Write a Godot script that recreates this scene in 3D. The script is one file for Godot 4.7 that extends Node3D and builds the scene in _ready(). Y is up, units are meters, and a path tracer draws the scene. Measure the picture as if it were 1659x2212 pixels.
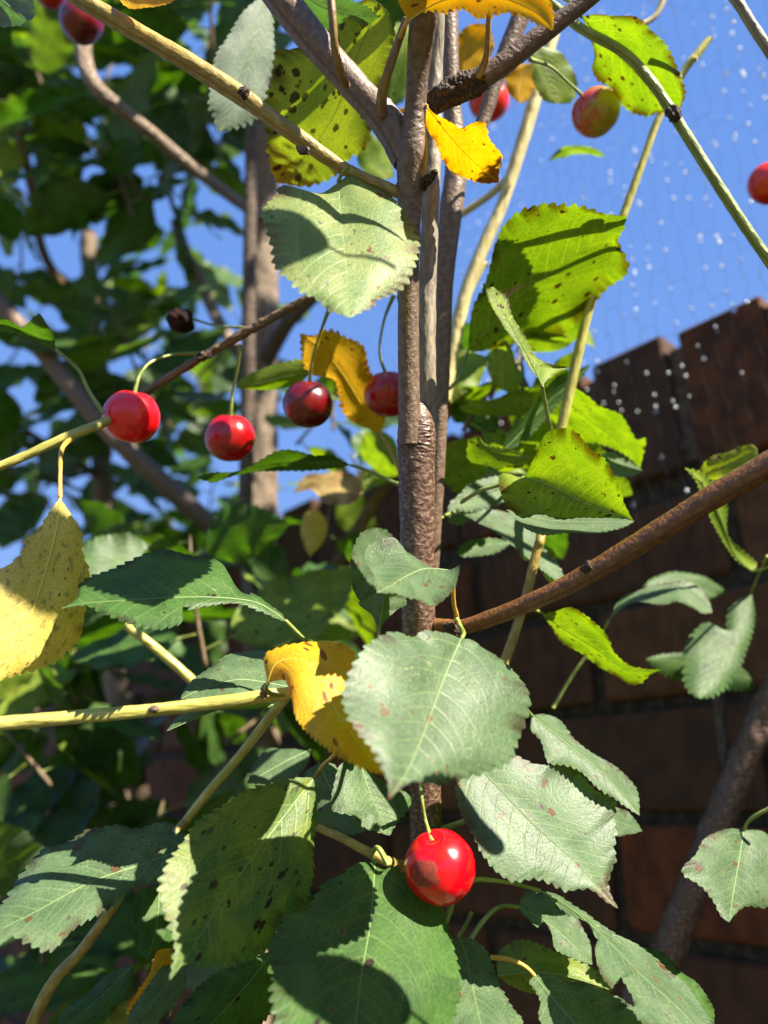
extends Node3D
# A close view up into a young cherry tree against a brick garden wall, late summer sun from the right.
# Photograph coordinates: at(x, y, d) takes a point of a 1659 x 2212 picture and a depth in metres and gives its place.

const EYE := Vector3(0, 1.55, 0)
const PITCH := 21.0
const F := 1671.0

var cam_basis: Basis
var rng := RandomNumberGenerator.new()
var mats := {}
var bark := {}
var buf := PackedByteArray()
var noise_low := PackedByteArray()
var noise_fine := PackedByteArray()
var noise_mid := PackedByteArray()
var vein_maps := []
var vein_tex := []
var names := {}
var tree: Node3D
var to_sun: Vector3
const TS := 384

func at(x: float, y: float, d: float) -> Vector3:
	return EYE + cam_basis * Vector3((x - 829.5) / F * d, (1106.0 - y) / F * d, -d)

func numbered(called: String) -> String:
	if not names.has(called):
		names[called] = 0
		return called
	names[called] += 1
	return "%s_%03d" % [called, names[called]]

func thing(called: String, label: String, category: String, where: Vector3, group := "") -> Node3D:
	var o := Node3D.new()
	o.name = numbered(called)
	add_child(o)
	o.position = where
	o.set_meta("label", label)
	o.set_meta("category", category)
	if group:
		o.set_meta("group", group)
	return o

func part(called: String, mesh: Mesh, mat: Material, parent: Node3D, origin := Vector3.ZERO, label := "") -> MeshInstance3D:
	var o := MeshInstance3D.new()
	o.name = called
	o.mesh = mesh
	o.material_override = mat
	parent.add_child(o, true)
	o.position = origin
	if label:
		o.set_meta("label", label)
	return o

# ---------------------------------------------------------------- textures

func noise_bytes(freq: float, sd: int, type := FastNoiseLite.TYPE_SIMPLEX_SMOOTH, oct := 3, size := TS) -> PackedByteArray:
	var n := FastNoiseLite.new()
	n.noise_type = type
	n.frequency = freq
	n.seed = sd
	n.fractal_octaves = oct
	var im := n.get_image(size, size, false, false, true)
	im.convert(Image.FORMAT_L8)
	return im.get_data()

func noise_tex(freq: float, sd: int, lo: Color, hi: Color, size := 512, type := FastNoiseLite.TYPE_SIMPLEX_SMOOTH, oct := 4, mid := 0.5) -> ImageTexture:
	var n := FastNoiseLite.new()
	n.noise_type = type
	n.frequency = freq
	n.seed = sd
	n.fractal_octaves = oct
	var im := n.get_seamless_image(size, size)
	im.convert(Image.FORMAT_L8)
	var b := im.get_data()
	var out := PackedByteArray()
	out.resize(size * size * 3)
	var table := []
	for k in 256:
		var t := smoothstep(mid - 0.38, mid + 0.38, k / 255.0)
		table.append(lo.lerp(hi, t))
	for i in size * size:
		var c: Color = table[b[i]]
		out[i * 3] = int(c.r * 255)
		out[i * 3 + 1] = int(c.g * 255)
		out[i * 3 + 2] = int(c.b * 255)
	return ImageTexture.create_from_image(Image.create_from_data(size, size, false, Image.FORMAT_RGB8, out))

func vein_line(v: PackedByteArray, a: Vector2, b: Vector2, w0: float, w1: float, strength: float) -> PackedByteArray:
	var n := int(a.distance_to(b) * TS * 1.3) + 2
	for k in n:
		var t := float(k) / (n - 1)
		var p := a.lerp(b, t) * TS
		var w := lerpf(w0, w1, t)
		var r := int(ceil(w + 1.0))
		for yy in range(int(p.y) - r, int(p.y) + r + 1):
			if yy < 0 or yy >= TS:
				continue
			for xx in range(int(p.x) - r, int(p.x) + r + 1):
				if xx < 0 or xx >= TS:
					continue
				var d := Vector2(xx + 0.5, yy + 0.5).distance_to(p)
				var q := int(255.0 * strength * clampf(1.0 - (d - w * 0.4) / (w * 0.9), 0.0, 1.0))
				if q > v[yy * TS + xx]:
					v[yy * TS + xx] = q
	return v

func make_veins(sd: int) -> void:
	var r := RandomNumberGenerator.new()
	r.seed = sd
	var cell := FastNoiseLite.new()
	cell.noise_type = FastNoiseLite.TYPE_CELLULAR
	cell.cellular_return_type = FastNoiseLite.RETURN_DISTANCE2_SUB
	cell.fractal_type = FastNoiseLite.FRACTAL_NONE
	cell.frequency = 0.055
	cell.seed = sd
	var im := cell.get_image(TS, TS, false, false, true)
	im.convert(Image.FORMAT_L8)
	var net := im.get_data()
	var v := PackedByteArray()
	v.resize(TS * TS)
	for i in TS * TS:
		v[i] = int(clampf(1.0 - net[i] / 46.0, 0.0, 1.0) * 95.0)
	v = vein_line(v, Vector2(0.5, 0), Vector2(0.5, 1), 2.6, 1.2, 1.0)
	for side in [-1.0, 1.0]:
		var s := 0.03 + r.randf() * 0.03
		while s < 0.93:
			var p := Vector2(0.5, s)
			var ang := 0.62 + r.randf_range(-0.08, 0.08)
			var w := 1.9
			for k in 9:
				var step := 0.062
				var q := p + Vector2(side * cos(ang), sin(ang)) * step
				v = vein_line(v, p, q, w, w * 0.86, 0.92 - 0.05 * k)
				if k == 3 or k == 5:
					var side_ang := ang + 0.55
					var e := q
					for j in 3:
						var e2 := e + Vector2(side * cos(side_ang), sin(side_ang)) * 0.04
						v = vein_line(v, e, e2, w * 0.6, w * 0.45, 0.6)
						e = e2
						side_ang += 0.1
				ang += 0.05 + r.randf_range(-0.06, 0.08)
				w *= 0.86
				p = q
			s += 0.088 + r.randf_range(-0.015, 0.02)
	vein_maps.append(v)
	# relief: veins sunk into the upper face, the blade between them quilted and finely grained
	var h := PackedByteArray()
	h.resize(TS * TS)
	for i in TS * TS:
		h[i] = clampi(int(150 - v[i] * 0.42 + (noise_fine[i] - 128) * 0.28 + (noise_mid[i] - 128) * 0.3), 0, 255)
	vein_tex.append(ImageTexture.create_from_image(Image.create_from_data(TS, TS, false, Image.FORMAT_L8, h)))

func stamp(cx: float, cy: float, rx: float, ry: float, core: Color, rim: Color, strength: float, rough: float) -> void:
	var m := int(maxf(rx, ry) * 1.6) + 2
	for yy in range(maxi(0, int(cy) - m), mini(TS, int(cy) + m + 1)):
		for xx in range(maxi(0, int(cx) - m), mini(TS, int(cx) + m + 1)):
			var d := Vector2((xx - cx) / rx, (yy - cy) / ry).length()
			d += (noise_fine[yy * TS + xx] / 255.0 - 0.5) * rough
			var a := clampf((1.0 - d) * 4.0 + 0.5, 0.0, 1.0) * strength
			if a <= 0.0:
				continue
			var c := core.lerp(rim, smoothstep(0.45, 0.95, d))
			var i := (yy * TS + xx) * 3
			buf[i] = int(lerpf(buf[i], c.r * 255, a))
			buf[i + 1] = int(lerpf(buf[i + 1], c.g * 255, a))
			buf[i + 2] = int(lerpf(buf[i + 2], c.b * 255, a))

# o: c0, c1 blade tones; cv vein colour, kv its strength; spots [count, smallest, largest, core, rim]; flecks count; blotch [threshold, colour, strength]
func leaf_material(key: String, sd: int, o: Dictionary) -> void:
	var r := RandomNumberGenerator.new()
	r.seed = sd
	var c0: Color = o.c0
	var c1: Color = o.c1
	var cv: Color = o.get("cv", c1)
	var kv: float = o.get("kv", 0.5)
	var v: PackedByteArray = vein_maps[sd % vein_maps.size()]
	buf = PackedByteArray()
	buf.resize(TS * TS * 3)
	var shift := (sd * 7919) % (TS * TS)
	var blotch: Array = o.get("blotch", [])
	var bc: Color = blotch[1] if blotch else c0
	var bt: float = blotch[0] * 255.0 if blotch else 999.0
	var bs: float = blotch[2] if blotch else 0.0
	for i in TS * TS:
		var j := (i + shift) % (TS * TS)
		var t := clampf((noise_low[j] - 70) / 115.0, 0.0, 1.0)
		var g := 0.86 + 0.28 * noise_fine[i] / 255.0
		var k := kv * v[i] / 255.0
		var red := lerpf(c0.r, c1.r, t)
		var green := lerpf(c0.g, c1.g, t)
		var blue := lerpf(c0.b, c1.b, t)
		if noise_mid[j] > bt:
			var a := minf(1.0, (noise_mid[j] - bt) / 25.0) * bs
			red = lerpf(red, bc.r, a)
			green = lerpf(green, bc.g, a)
			blue = lerpf(blue, bc.b, a)
		buf[i * 3] = mini(255, int(lerpf(red * g, cv.r, k) * 255))
		buf[i * 3 + 1] = mini(255, int(lerpf(green * g, cv.g, k) * 255))
		buf[i * 3 + 2] = mini(255, int(lerpf(blue * g, cv.b, k) * 255))
	for k in int(o.get("flecks", 0)):
		var cx := r.randf() * TS
		var cy := r.randf() * TS
		for j in r.randi_range(3, 14):
			stamp(cx + r.randfn() * 9, cy + r.randfn() * 12, 0.8 + r.randf() * 1.6, 0.8 + r.randf() * 1.6, Color(0.72, 0.76, 0.52), Color(0.65, 0.7, 0.45), 0.55, 0.6)
	var spots: Array = o.get("spots", [])
	for sp in spots:
		for k in int(sp[0]):
			var size: float = lerpf(sp[1], sp[2], pow(r.randf(), 1.8)) * r.randf_range(0.75, 1.3)
			var sx := r.randf() * TS
			var sy := r.randf() * TS
			if r.randf() < 0.45:
				stamp(sx, sy, size * 2.2, size * 2.2, c1.lerp(Color(0.7, 0.66, 0.25), 0.5), c1, 0.45, 0.6)
			for j in (3 if r.randf() < 0.25 else 1):
				stamp(sx, sy, size * r.randf_range(0.7, 1.3), size * r.randf_range(0.7, 1.3), sp[3], sp[4], r.randf_range(0.7, 1.0), 0.5)
				sx += r.randfn() * size * 1.3
				sy += r.randfn() * size * 1.3
				size *= r.randf_range(0.4, 0.9)
	var m := StandardMaterial3D.new()
	m.resource_name = key
	m.albedo_texture = ImageTexture.create_from_image(Image.create_from_data(TS, TS, false, Image.FORMAT_RGB8, buf))
	m.vertex_color_use_as_albedo = true
	m.roughness = o.get("rough", 0.47)
	m.metallic_specular = o.get("spec", 0.5)
	m.heightmap_enabled = true
	m.heightmap_texture = vein_tex[sd % vein_tex.size()]
	m.heightmap_scale = o.get("relief", 0.024)
	m.backlight_enabled = true
	m.backlight = o.get("back", Color(0.93, 1.0, 0.3))
	m.cull_mode = BaseMaterial3D.CULL_DISABLED
	mats[key] = m

func plain(key: String, c: Color, rough := 0.6, spec := 0.5) -> StandardMaterial3D:
	var m := StandardMaterial3D.new()
	m.resource_name = key
	m.albedo_color = c
	m.roughness = rough
	m.metallic_specular = spec
	mats[key] = m
	return m

func bark_material(key: String, lo: Color, hi: Color, sd: int, rough := 0.6, relief := 0.05, mid := 0.5, stretch := 0.25) -> void:
	var m := StandardMaterial3D.new()
	m.resource_name = key
	m.albedo_texture = noise_tex(0.02, sd, lo, hi, 256, FastNoiseLite.TYPE_SIMPLEX_SMOOTH, 5, mid)
	m.uv1_scale = Vector3(60, 60 * stretch, 1)
	m.roughness = rough
	m.heightmap_enabled = true
	m.heightmap_texture = noise_tex(0.035, sd + 5, Color.BLACK, Color.WHITE, 256, FastNoiseLite.TYPE_SIMPLEX_SMOOTH, 5)
	m.heightmap_scale = relief
	mats[key] = m

# ---------------------------------------------------------------- shapes

func catmull(p: Array, t: float):
	var n := p.size() - 1
	var f := clampf(t, 0.0, 1.0) * n
	var i := mini(int(f), n - 1)
	var u := f - i
	var a = p[maxi(i - 1, 0)]
	var b = p[i]
	var c = p[i + 1]
	var d = p[mini(i + 2, n)]
	return (b * 2.0 + (c - a) * u + (a * 2.0 - b * 5.0 + c * 4.0 - d) * u * u + (b * 3.0 - a - c * 3.0 + d) * u * u * u) * 0.5

func resample(p: Array, n: int) -> Array:
	var fine := []
	var m := p.size() * 10
	for k in m + 1:
		fine.append(catmull(p, float(k) / m))
	var long := [0.0]
	for k in m:
		long.append(long[k] + fine[k].distance_to(fine[k + 1]))
	var out := []
	var j := 0
	for k in n:
		var want: float = long[m] * k / (n - 1)
		while j < m - 1 and long[j + 1] < want:
			j += 1
		var seg: float = long[j + 1] - long[j]
		out.append(fine[j].lerp(fine[j + 1], clampf((want - long[j]) / maxf(seg, 1e-9), 0, 1)))
	return out

# M, L, R: midrib and the two edges in space, from base to tip, the same number of points each
func blade(M: Array, L: Array, R: Array, teeth: int, amp: float, camber: float, rim: Color, rim_share: float, sd: int, cols := 5, wave := 0.0, withered := 2.0, withered_tone := Color(0.3, 0.16, 0.12)) -> ArrayMesh:
	var r := RandomNumberGenerator.new()
	r.seed = sd
	var n := M.size()
	var long := 0.0
	for k in n - 1:
		long += M[k].distance_to(M[k + 1])
	var wmax := 1e-6
	for k in n:
		wmax = maxf(wmax, maxf(M[k].distance_to(L[k]), M[k].distance_to(R[k])))
	var per := float(n - 1) / teeth
	var amps := [[], []]
	for k in teeth + 2:
		amps[0].append(r.randf_range(0.5, 1.25))
		amps[1].append(r.randf_range(0.5, 1.25))
	var browned := FastNoiseLite.new()
	browned.seed = sd
	browned.frequency = 0.05
	var st := SurfaceTool.new()
	st.begin(Mesh.PRIMITIVE_TRIANGLES)
	var ph := r.randf() * 6.0
	var w := cols * 2 + 1
	var stops := [0.0]
	for c in cols - 1:
		stops.append(0.93 * (c + 1) / (cols - 1))
	stops.append(1.0)
	for k in n:
		var s := float(k) / (n - 1)
		var along: Vector3 = (M[mini(k + 1, n - 1)] - M[maxi(k - 1, 0)]).normalized()
		for c in w:
			var t: float = stops[absi(c - cols)] * signf(c - cols)
			var side := 0 if t < 0 else 1
			var edge: Vector3 = L[k] if t < 0 else R[k]
			var e: Vector3 = edge - M[k]
			var hw := e.length()
			var nrm := Vector3.UP
			if hw > 1e-7:
				nrm = along.cross(e).normalized() * (1.0 if t >= 0 else -1.0)
			var a := absf(t)
			var p: Vector3 = M[k] + e * a
			p += nrm * (sin(PI * a) * camber * hw + sin(s * 21.0 + ph + side * 2.0) * wave * hw * a * a)
			if c == 0 or c == w - 1:
				var f := fmod(k, per) / per
				var th := int(k / per)
				var saw := (f / 0.72 if f < 0.72 else (1.0 - f) / 0.28)
				var g: float = amp * long * amps[side][th] * minf(1.0, s * 8.0) * minf(1.0, (1.0 - s) * 6.0 + 0.15)
				if hw > 1e-7:
					p += e / hw * (saw - 0.35) * g + along * saw * g * 0.55
			var col := Color.WHITE
			if a > 0.75:
				var q := smoothstep(1.0 - rim_share * 1.8, 1.15 - rim_share, browned.get_noise_2d(k * 1.3 + side * 400, side * 50.0) * 0.9 + 0.5) * (1.0 if a > 0.9 else 0.25)
				col = Color.WHITE.lerp(rim, q)
			if s > withered - 0.12:
				var dead := smoothstep(withered - 0.03, withered + 0.03, s + browned.get_noise_2d(c * 14.0, k * 3.0) * 0.12)
				col = col.lerp(withered_tone, dead)
			st.set_color(col)
			st.set_uv(Vector2(0.5 + 0.49 * t * hw / wmax, 0.01 + 0.98 * s))
			st.add_vertex(p)
	for k in n - 1:
		for c in w - 1:
			var i := k * w + c
			st.add_index(i)
			st.add_index(i + 1)
			st.add_index(i + w)
			st.add_index(i + 1)
			st.add_index(i + w + 1)
			st.add_index(i + w)
	st.generate_normals()
	return st.commit()

# pts: places; radii: metres. Bumps and a slight unevenness make bark of it.
func tube(pts: Array, radii: Array, sides := 12, rows := 0, uneven := 0.04, bumps := 0, sd := 1, cap := true) -> ArrayMesh:
	var r := RandomNumberGenerator.new()
	r.seed = sd
	var n := rows if rows > 0 else pts.size() * 5
	var rad := []
	for x in radii:
		rad.append(Vector2(x, 0))
	var nz := FastNoiseLite.new()
	nz.seed = sd
	nz.frequency = 0.9
	var marks := []
	var whole := 0.0
	for k in pts.size() - 1:
		whole += pts[k].distance_to(pts[k + 1])
	for k in bumps:
		marks.append([r.randf() * whole, r.randf() * TAU, r.randf_range(0.05, 0.11)])
	var st := SurfaceTool.new()
	st.begin(Mesh.PRIMITIVE_TRIANGLES)
	var right := Vector3.ZERO
	var travelled := 0.0
	var last: Vector3 = pts[0]
	for k in n + 1:
		var t := float(k) / n
		var p: Vector3 = catmull(pts, t)
		var q: Vector3 = catmull(pts, minf(1.0, t + 0.01)) - catmull(pts, maxf(0.0, t - 0.01))
		q = q.normalized()
		if right == Vector3.ZERO:
			right = q.cross(Vector3(0.3, 0.2, 0.9)).normalized()
		right = (right - q * right.dot(q)).normalized()
		var up := q.cross(right)
		travelled += p.distance_to(last)
		last = p
		var ra: float = maxf(catmull(rad, t).x, 0.00005)
		for c in sides + 1:
			var a := TAU * (c % sides) / sides
			var dir := right * cos(a) + up * sin(a)
			var rr := ra * (1.0 + uneven * 1.6 * nz.get_noise_3d(cos(a) * 1.2, sin(a) * 1.2, travelled / ra * 0.5) * 2.0)
			for m in marks:
				var dv: float = (travelled - m[0]) / (ra * 0.1)
				if absf(dv) < 2.5:
					var da := angle_difference(a, m[1])
					if absf(da) < 0.6:
						rr += ra * m[2] * exp(-dv * dv * 1.2) * exp(-da * da * 8.0)
			st.set_uv(Vector2(a * ra, travelled))
			st.add_vertex(p + dir * rr)
	var w := sides + 1
	for k in n:
		for c in sides:
			var i := k * w + c
			st.add_index(i)
			st.add_index(i + w)
			st.add_index(i + 1)
			st.add_index(i + 1)
			st.add_index(i + w)
			st.add_index(i + w + 1)
	if cap:
		for e in [0, n]:
			var o: int = e * w
			for c in range(1, sides - 1):
				st.add_index(o)
				st.add_index(o + c)
				st.add_index(o + c + 1)
	st.generate_normals()
	return st.commit()

# d: flat list of x, y, radius in picture points, depth
func limb(parent: Node3D, called: String, d: Array, mat: String, bumps := 0, uneven := 0.025, label := "") -> MeshInstance3D:
	var pts := []
	var rad := []
	for k in range(0, d.size(), 4):
		pts.append(at(d[k], d[k + 1], d[k + 3]) - parent.global_position)
		rad.append(d[k + 2] * d[k + 3] / F)
	var big: bool = rad.max() > 0.0035
	return part(called, tube(pts, rad, 26 if bumps else (16 if big else 10), pts.size() * (26 if bumps else 7), uneven, bumps, int(absf(d[0]) + absf(d[1])) + 7), mats[mat], parent, Vector3.ZERO, label)

func pts2(o: Vector2, k: float, a: Array) -> Array:
	var out := []
	for i in range(0, a.size(), 2):
		out.append(o + Vector2(a[i], a[i + 1]) * k)
	return out

# o: where the traced numbers start and k their scale; mid runs from base to tip, left and right are the edges between the two.
# dep: depth of base, depth of tip, how much deeper the left and the right edge lie, bow of the midrib
func leaf(mat: String, o: Vector2, mid: Array, left: Array, right: Array, dep: Array, opt := {}) -> Node3D:
	var k: float = opt.get("k", 0.4)
	var m2 := pts2(o, k, mid)
	var base: Vector2 = m2[0]
	var tip: Vector2 = m2[-1]
	var long := base.distance_to(tip)
	var teeth: int = opt.get("teeth", clampi(int(long * 1.25 / 14.0), 10, 30))
	var n: int = teeth * 5 + 1
	var lp := [base] + pts2(o, k, left) + [tip]
	var rp := [base] + pts2(o, k, right) + [tip]
	m2 = resample(m2, n)
	lp = resample(lp, n)
	rp = resample(rp, n)
	var wmax := 1.0
	for i in n:
		wmax = maxf(wmax, maxf(m2[i].distance_to(lp[i]), m2[i].distance_to(rp[i])))
	# the blade leans back by tilt (its upper part further off) and turns by yaw (its right side further off)
	var tilt: float = opt.get("tilt", 0.5 if mat.begins_with("green") or mat.begins_with("deep") or mat in ["mottled", "yellow0", "pale"] else (-0.7 if mat.begins_with("lime") or mat in ["yellow1", "gold"] else (-0.35 if mat == "spotted" else 0.15)))
	var yaw: float = opt.get("yaw", 0.2 if tilt > 0.0 else 0.0)
	var centre := (base + tip) * 0.5
	var slope := func(p: Vector2) -> float: return ((centre.y - p.y) * tilt + (p.x - centre.x) * yaw) * dep[0] / F
	var home := at(base.x, base.y, dep[0] + slope.call(base))
	var M := []
	var L := []
	var R := []
	for i in n:
		var s := float(i) / (n - 1)
		var d: float = lerpf(dep[0], dep[1], s) + dep[4] * sin(PI * s)
		M.append(at(m2[i].x, m2[i].y, d + slope.call(m2[i])) - home)
		L.append(at(lp[i].x, lp[i].y, d + dep[2] * m2[i].distance_to(lp[i]) / wmax + slope.call(lp[i])) - home)
		R.append(at(rp[i].x, rp[i].y, d + dep[3] * m2[i].distance_to(rp[i]) / wmax + slope.call(rp[i])) - home)
	var parent: Node3D = opt.get("tree", tree)
	var sd: int = int(base.x * 3 + base.y * 7)
	var mesh := blade(M, L, R, teeth, opt.get("amp", 0.022), opt.get("camber", 0.07), opt.get("rim", Color(0.62, 0.42, 0.4)), opt.get("rim_share", 0.3), sd, 5, opt.get("wave", 0.028), opt.get("withered", 2.0), opt.get("withered_tone", Color(0.3, 0.16, 0.12)))
	var leaf_node := part("leaf", mesh, mats[mat], parent, home - parent.global_position, opt.get("label", ""))
	var rib_r: float = opt.get("rib", 0.0002)
	var rp2 := []
	for i in range(0, n, 6):
		rp2.append(M[i])
	var rr := []
	for i in rp2.size():
		rr.append(lerpf(rib_r, rib_r * 0.25, float(i) / rp2.size()))
	part("midrib", tube(rp2, rr, 6, rp2.size() * 2, 0.0), mats[opt.get("rib_mat", "rib_green")], leaf_node)
	if opt.has("stalk"):
		var a: Array = opt.stalk
		var sp := pts2(o, k, a)
		var dd: float = opt.get("stalk_depth", dep[0])
		var ps := [Vector3.ZERO]
		var rs := [0.0007]
		for i in sp.size():
			ps.append(at(sp[i].x, sp[i].y, lerpf(dep[0] + slope.call(base), dd, float(i + 1) / sp.size())) - home)
			rs.append(0.0007 + 0.0001 * i)
		part("petiole", tube(ps, rs, 8, ps.size() * 6, 0.03), mats[opt.get("stalk_mat", "stalk_green")], leaf_node)
	return leaf_node

# a leaf of the common shape, 1 long, lying along +y with its face to +z, on a short stalk
func common_leaf(sd: int) -> ArrayMesh:
	var r := RandomNumberGenerator.new()
	r.seed = sd
	var teeth := 17
	var n := teeth * 4 + 1
	var M := []
	var L := []
	var R := []
	var bow := r.randf_range(-0.22, 0.1)
	var fold := r.randf_range(0.0, 0.32)
	var wide := r.randf_range(0.29, 0.36)
	var bend := r.randf_range(-0.1, 0.1)
	for i in n:
		var s := float(i) / (n - 1)
		var w := wide * pow(sin(PI * pow(s, 0.82)), 0.75) * (1.0 - 0.12 * s)
		var c := Vector3(bend * sin(PI * s), s, bow * s * s)
		M.append(c)
		L.append(c + Vector3(-w, 0.05 * w, fold * w))
		R.append(c + Vector3(w, 0.05 * w, fold * w))
	return blade(M, L, R, teeth, 0.02, 0.08, Color(0.6, 0.45, 0.4), 0.2, sd, 3, 0.09)

var commons := []
var common_stalk: ArrayMesh

func place_leaf(parent: Node3D, p: Vector3, along: Vector3, face: Vector3, size: float, mat: String) -> void:
	var y := along.normalized()
	var z := (face - y * face.dot(y)).normalized()
	var x := y.cross(z)
	var o := MeshInstance3D.new()
	o.name = "leaf"
	o.mesh = commons[rng.randi() % commons.size()]
	o.material_override = mats[mat]
	parent.add_child(o, true)
	o.transform = Transform3D(Basis(x, y, z).scaled_local(Vector3.ONE * size), p - parent.global_position)

func twig(parent: Node3D, a: Vector3, b: Vector3, leaves: int, weights: Array, size: float, r0 := 0.0016, droop := 0.35) -> void:
	var m := a.lerp(b, 0.5) + Vector3(rng.randf_range(-1, 1), rng.randf_range(-0.2, 1), rng.randf_range(-1, 1)) * a.distance_to(b) * 0.08
	var pts := [a - parent.global_position, m - parent.global_position, b - parent.global_position]
	part("twig", tube(pts, [r0, r0 * 0.75, r0 * 0.4], 7, 12, 0.04), mats["bark_twig"], parent)
	var dir := (b - a).normalized()
	for k in leaves:
		var t := 0.12 + 0.88 * (k + rng.randf() * 0.6) / leaves
		var p: Vector3 = catmull([a, m, b], minf(t, 1.0))
		var turn := k * 2.4 + rng.randf_range(-0.4, 0.4)
		var side := dir.cross(Vector3(0.31, 0.2, 0.93)).normalized().rotated(dir, turn)
		var along := (side * 1.0 + dir * 0.45 + Vector3.DOWN * droop * rng.randf_range(0.3, 1.8)).normalized()
		var face := (Vector3.UP * 0.7 + Vector3(rng.randfn(), rng.randfn() * 0.5, rng.randfn()) * 0.55 + Vector3(0.3, 0, 0.55)).normalized()
		var s := size * rng.randf_range(0.75, 1.15)
		place_leaf(parent, p + along * s * 0.2, along, face, s, weights[rng.randi() % weights.size()])
		var pet := part("petiole", tube([p - parent.global_position, p + along * s * 0.22 - parent.global_position], [0.0007, 0.0005], 5, 2, 0.0), mats["stalk_green"], parent)
		pet.name = pet.name

# ---------------------------------------------------------------- fruit

func fruit_mesh(r: float, sd: int, squash := 0.97) -> ArrayMesh:
	# a cherry: shouldered, with a pit at the stalk (+y), a faint seam on one side
	var st := SurfaceTool.new()
	st.begin(Mesh.PRIMITIVE_TRIANGLES)
	var nz := FastNoiseLite.new()
	nz.seed = sd
	nz.frequency = 0.7
	var rows := 40
	var cols := 48
	for i in rows + 1:
		var v := PI * i / rows
		for j in cols + 1:
			var u := TAU * (j % cols) / cols
			var d := Vector3(sin(v) * cos(u), cos(v), sin(v) * sin(u))
			var rr := r * (1.0 - 0.15 * exp(-pow(v / 0.24, 2.0)) - 0.03 * exp(-pow((PI - v) / 0.3, 2.0)))
			rr *= 1.0 + 0.02 * nz.get_noise_3dv(d * 1.6)
			rr *= 1.0 - 0.018 * exp(-pow(angle_difference(u, 1.2) / 0.12, 2.0)) * sin(v)
			st.set_uv(Vector2(float(j) / cols, float(i) / rows))
			st.add_vertex(Vector3(d.x * rr, d.y * rr * squash, d.z * rr))
	var w := cols + 1
	for i in rows:
		for j in cols:
			var a := i * w + j
			st.add_index(a)
			st.add_index(a + 1)
			st.add_index(a + w)
			st.add_index(a + 1)
			st.add_index(a + w + 1)
			st.add_index(a + w)
	st.generate_normals()
	return st.commit()

# stalk: x, y, depth points from the far end to the fruit
func cherry(label: String, x: float, y: float, px: float, d: float, mat: String, stalk: Array, up: Vector3, stalk_mat := "stalk_green", spin := 0.0) -> Node3D:
	var c := at(x, y, d)
	var r := px * d / F
	var o := thing("cherry", label, "cherry", c, "cherries on their stalks")
	var f := part("fruit", fruit_mesh(r, int(x)), mats[mat], o)
	var ya := (cam_basis * up).normalized()
	var za := (cam_basis * Vector3(0, 0, 1))
	za = (za - ya * za.dot(ya)).normalized().rotated(ya, spin)
	f.basis = Basis(ya.cross(za), ya, za)
	var pts := []
	for k in range(0, stalk.size(), 3):
		pts.append(at(stalk[k], stalk[k + 1], stalk[k + 2]) - c)
	pts.append(ya * r * 0.8)
	var rr := []
	for k in pts.size():
		rr.append(0.00095 if k == 0 else (0.0006 if k < pts.size() - 1 else 0.0009))
	part("stalk", tube(pts, rr, 8, pts.size() * 8, 0.04), mats[stalk_mat], o)
	return o

func fruit_material(key: String, sd: int, c0: Color, c1: Color, rough := 0.27, mid := 0.5) -> StandardMaterial3D:
	var m := StandardMaterial3D.new()
	m.resource_name = key
	m.albedo_texture = noise_tex(0.008, sd, c0, c1, 256, FastNoiseLite.TYPE_SIMPLEX_SMOOTH, 4, mid)
	m.roughness = rough
	m.metallic_specular = 0.55
	m.subsurf_scatter_enabled = true
	m.subsurf_scatter_strength = 0.12
	m.clearcoat_enabled = true
	m.clearcoat = 0.15
	m.clearcoat_roughness = 0.08
	mats[key] = m
	return m

func blush_material(key: String, unripe: Color, ripe: Color) -> void:
	# skin that has coloured from the stalk end downwards, in an uneven patch
	var m := fruit_material(key, 247, unripe, ripe, 0.2)
	var size := 128
	var n := FastNoiseLite.new()
	n.seed = 8
	n.frequency = 0.9
	var im := Image.create(size, size, false, Image.FORMAT_RGB8)
	for y in size:
		for x in size:
			var u := TAU * x / size
			var v := PI * y / size
			var d := Vector3(sin(v) * cos(u), cos(v), sin(v) * sin(u))
			var t := smoothstep(-0.35, 0.45, d.y * 0.5 + d.x * 0.55 + n.get_noise_3dv(d * 1.2) * 0.8)
			var c := unripe.lerp(ripe, t)
			c = c * (0.93 + 0.14 * n.get_noise_3dv(d * 14.0))
			im.set_pixel(x, y, c)
	m.albedo_texture = ImageTexture.create_from_image(im)

func blemish_material(key: String, skin: Color, brown: Color) -> void:
	# a sound red skin with one sunken brown patch beside the stalk
	var m := fruit_material(key, 248, skin, skin)
	var size := 256
	var n := FastNoiseLite.new()
	n.seed = 9
	n.frequency = 1.4
	var im := Image.create(size, size, false, Image.FORMAT_RGB8)
	var mask := Image.create(size, size, false, Image.FORMAT_RGB8)
	var at_dir := Vector3(-0.42, 0.52, 0.74).normalized()
	for y in size:
		for x in size:
			var u := TAU * x / size
			var v := PI * y / size
			var d := Vector3(sin(v) * cos(u), cos(v), sin(v) * sin(u))
			var t := smoothstep(0.40, 0.34, d.angle_to(at_dir) + n.get_noise_3dv(d * 2.0) * 0.22 - 0.04)
			var c := skin * (0.96 + 0.1 * n.get_noise_3dv(d * 2.0))
			c = c.lerp(brown * (0.9 + 0.5 * n.get_noise_3dv(d * 9.0)), t * 0.85)
			im.set_pixel(x, y, c)
			mask.set_pixel(x, y, Color.WHITE * (0.24 + 0.45 * t))
	m.albedo_texture = ImageTexture.create_from_image(im)
	m.roughness = 1.0
	m.roughness_texture = ImageTexture.create_from_image(mask)

# ---------------------------------------------------------------- wall

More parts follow.
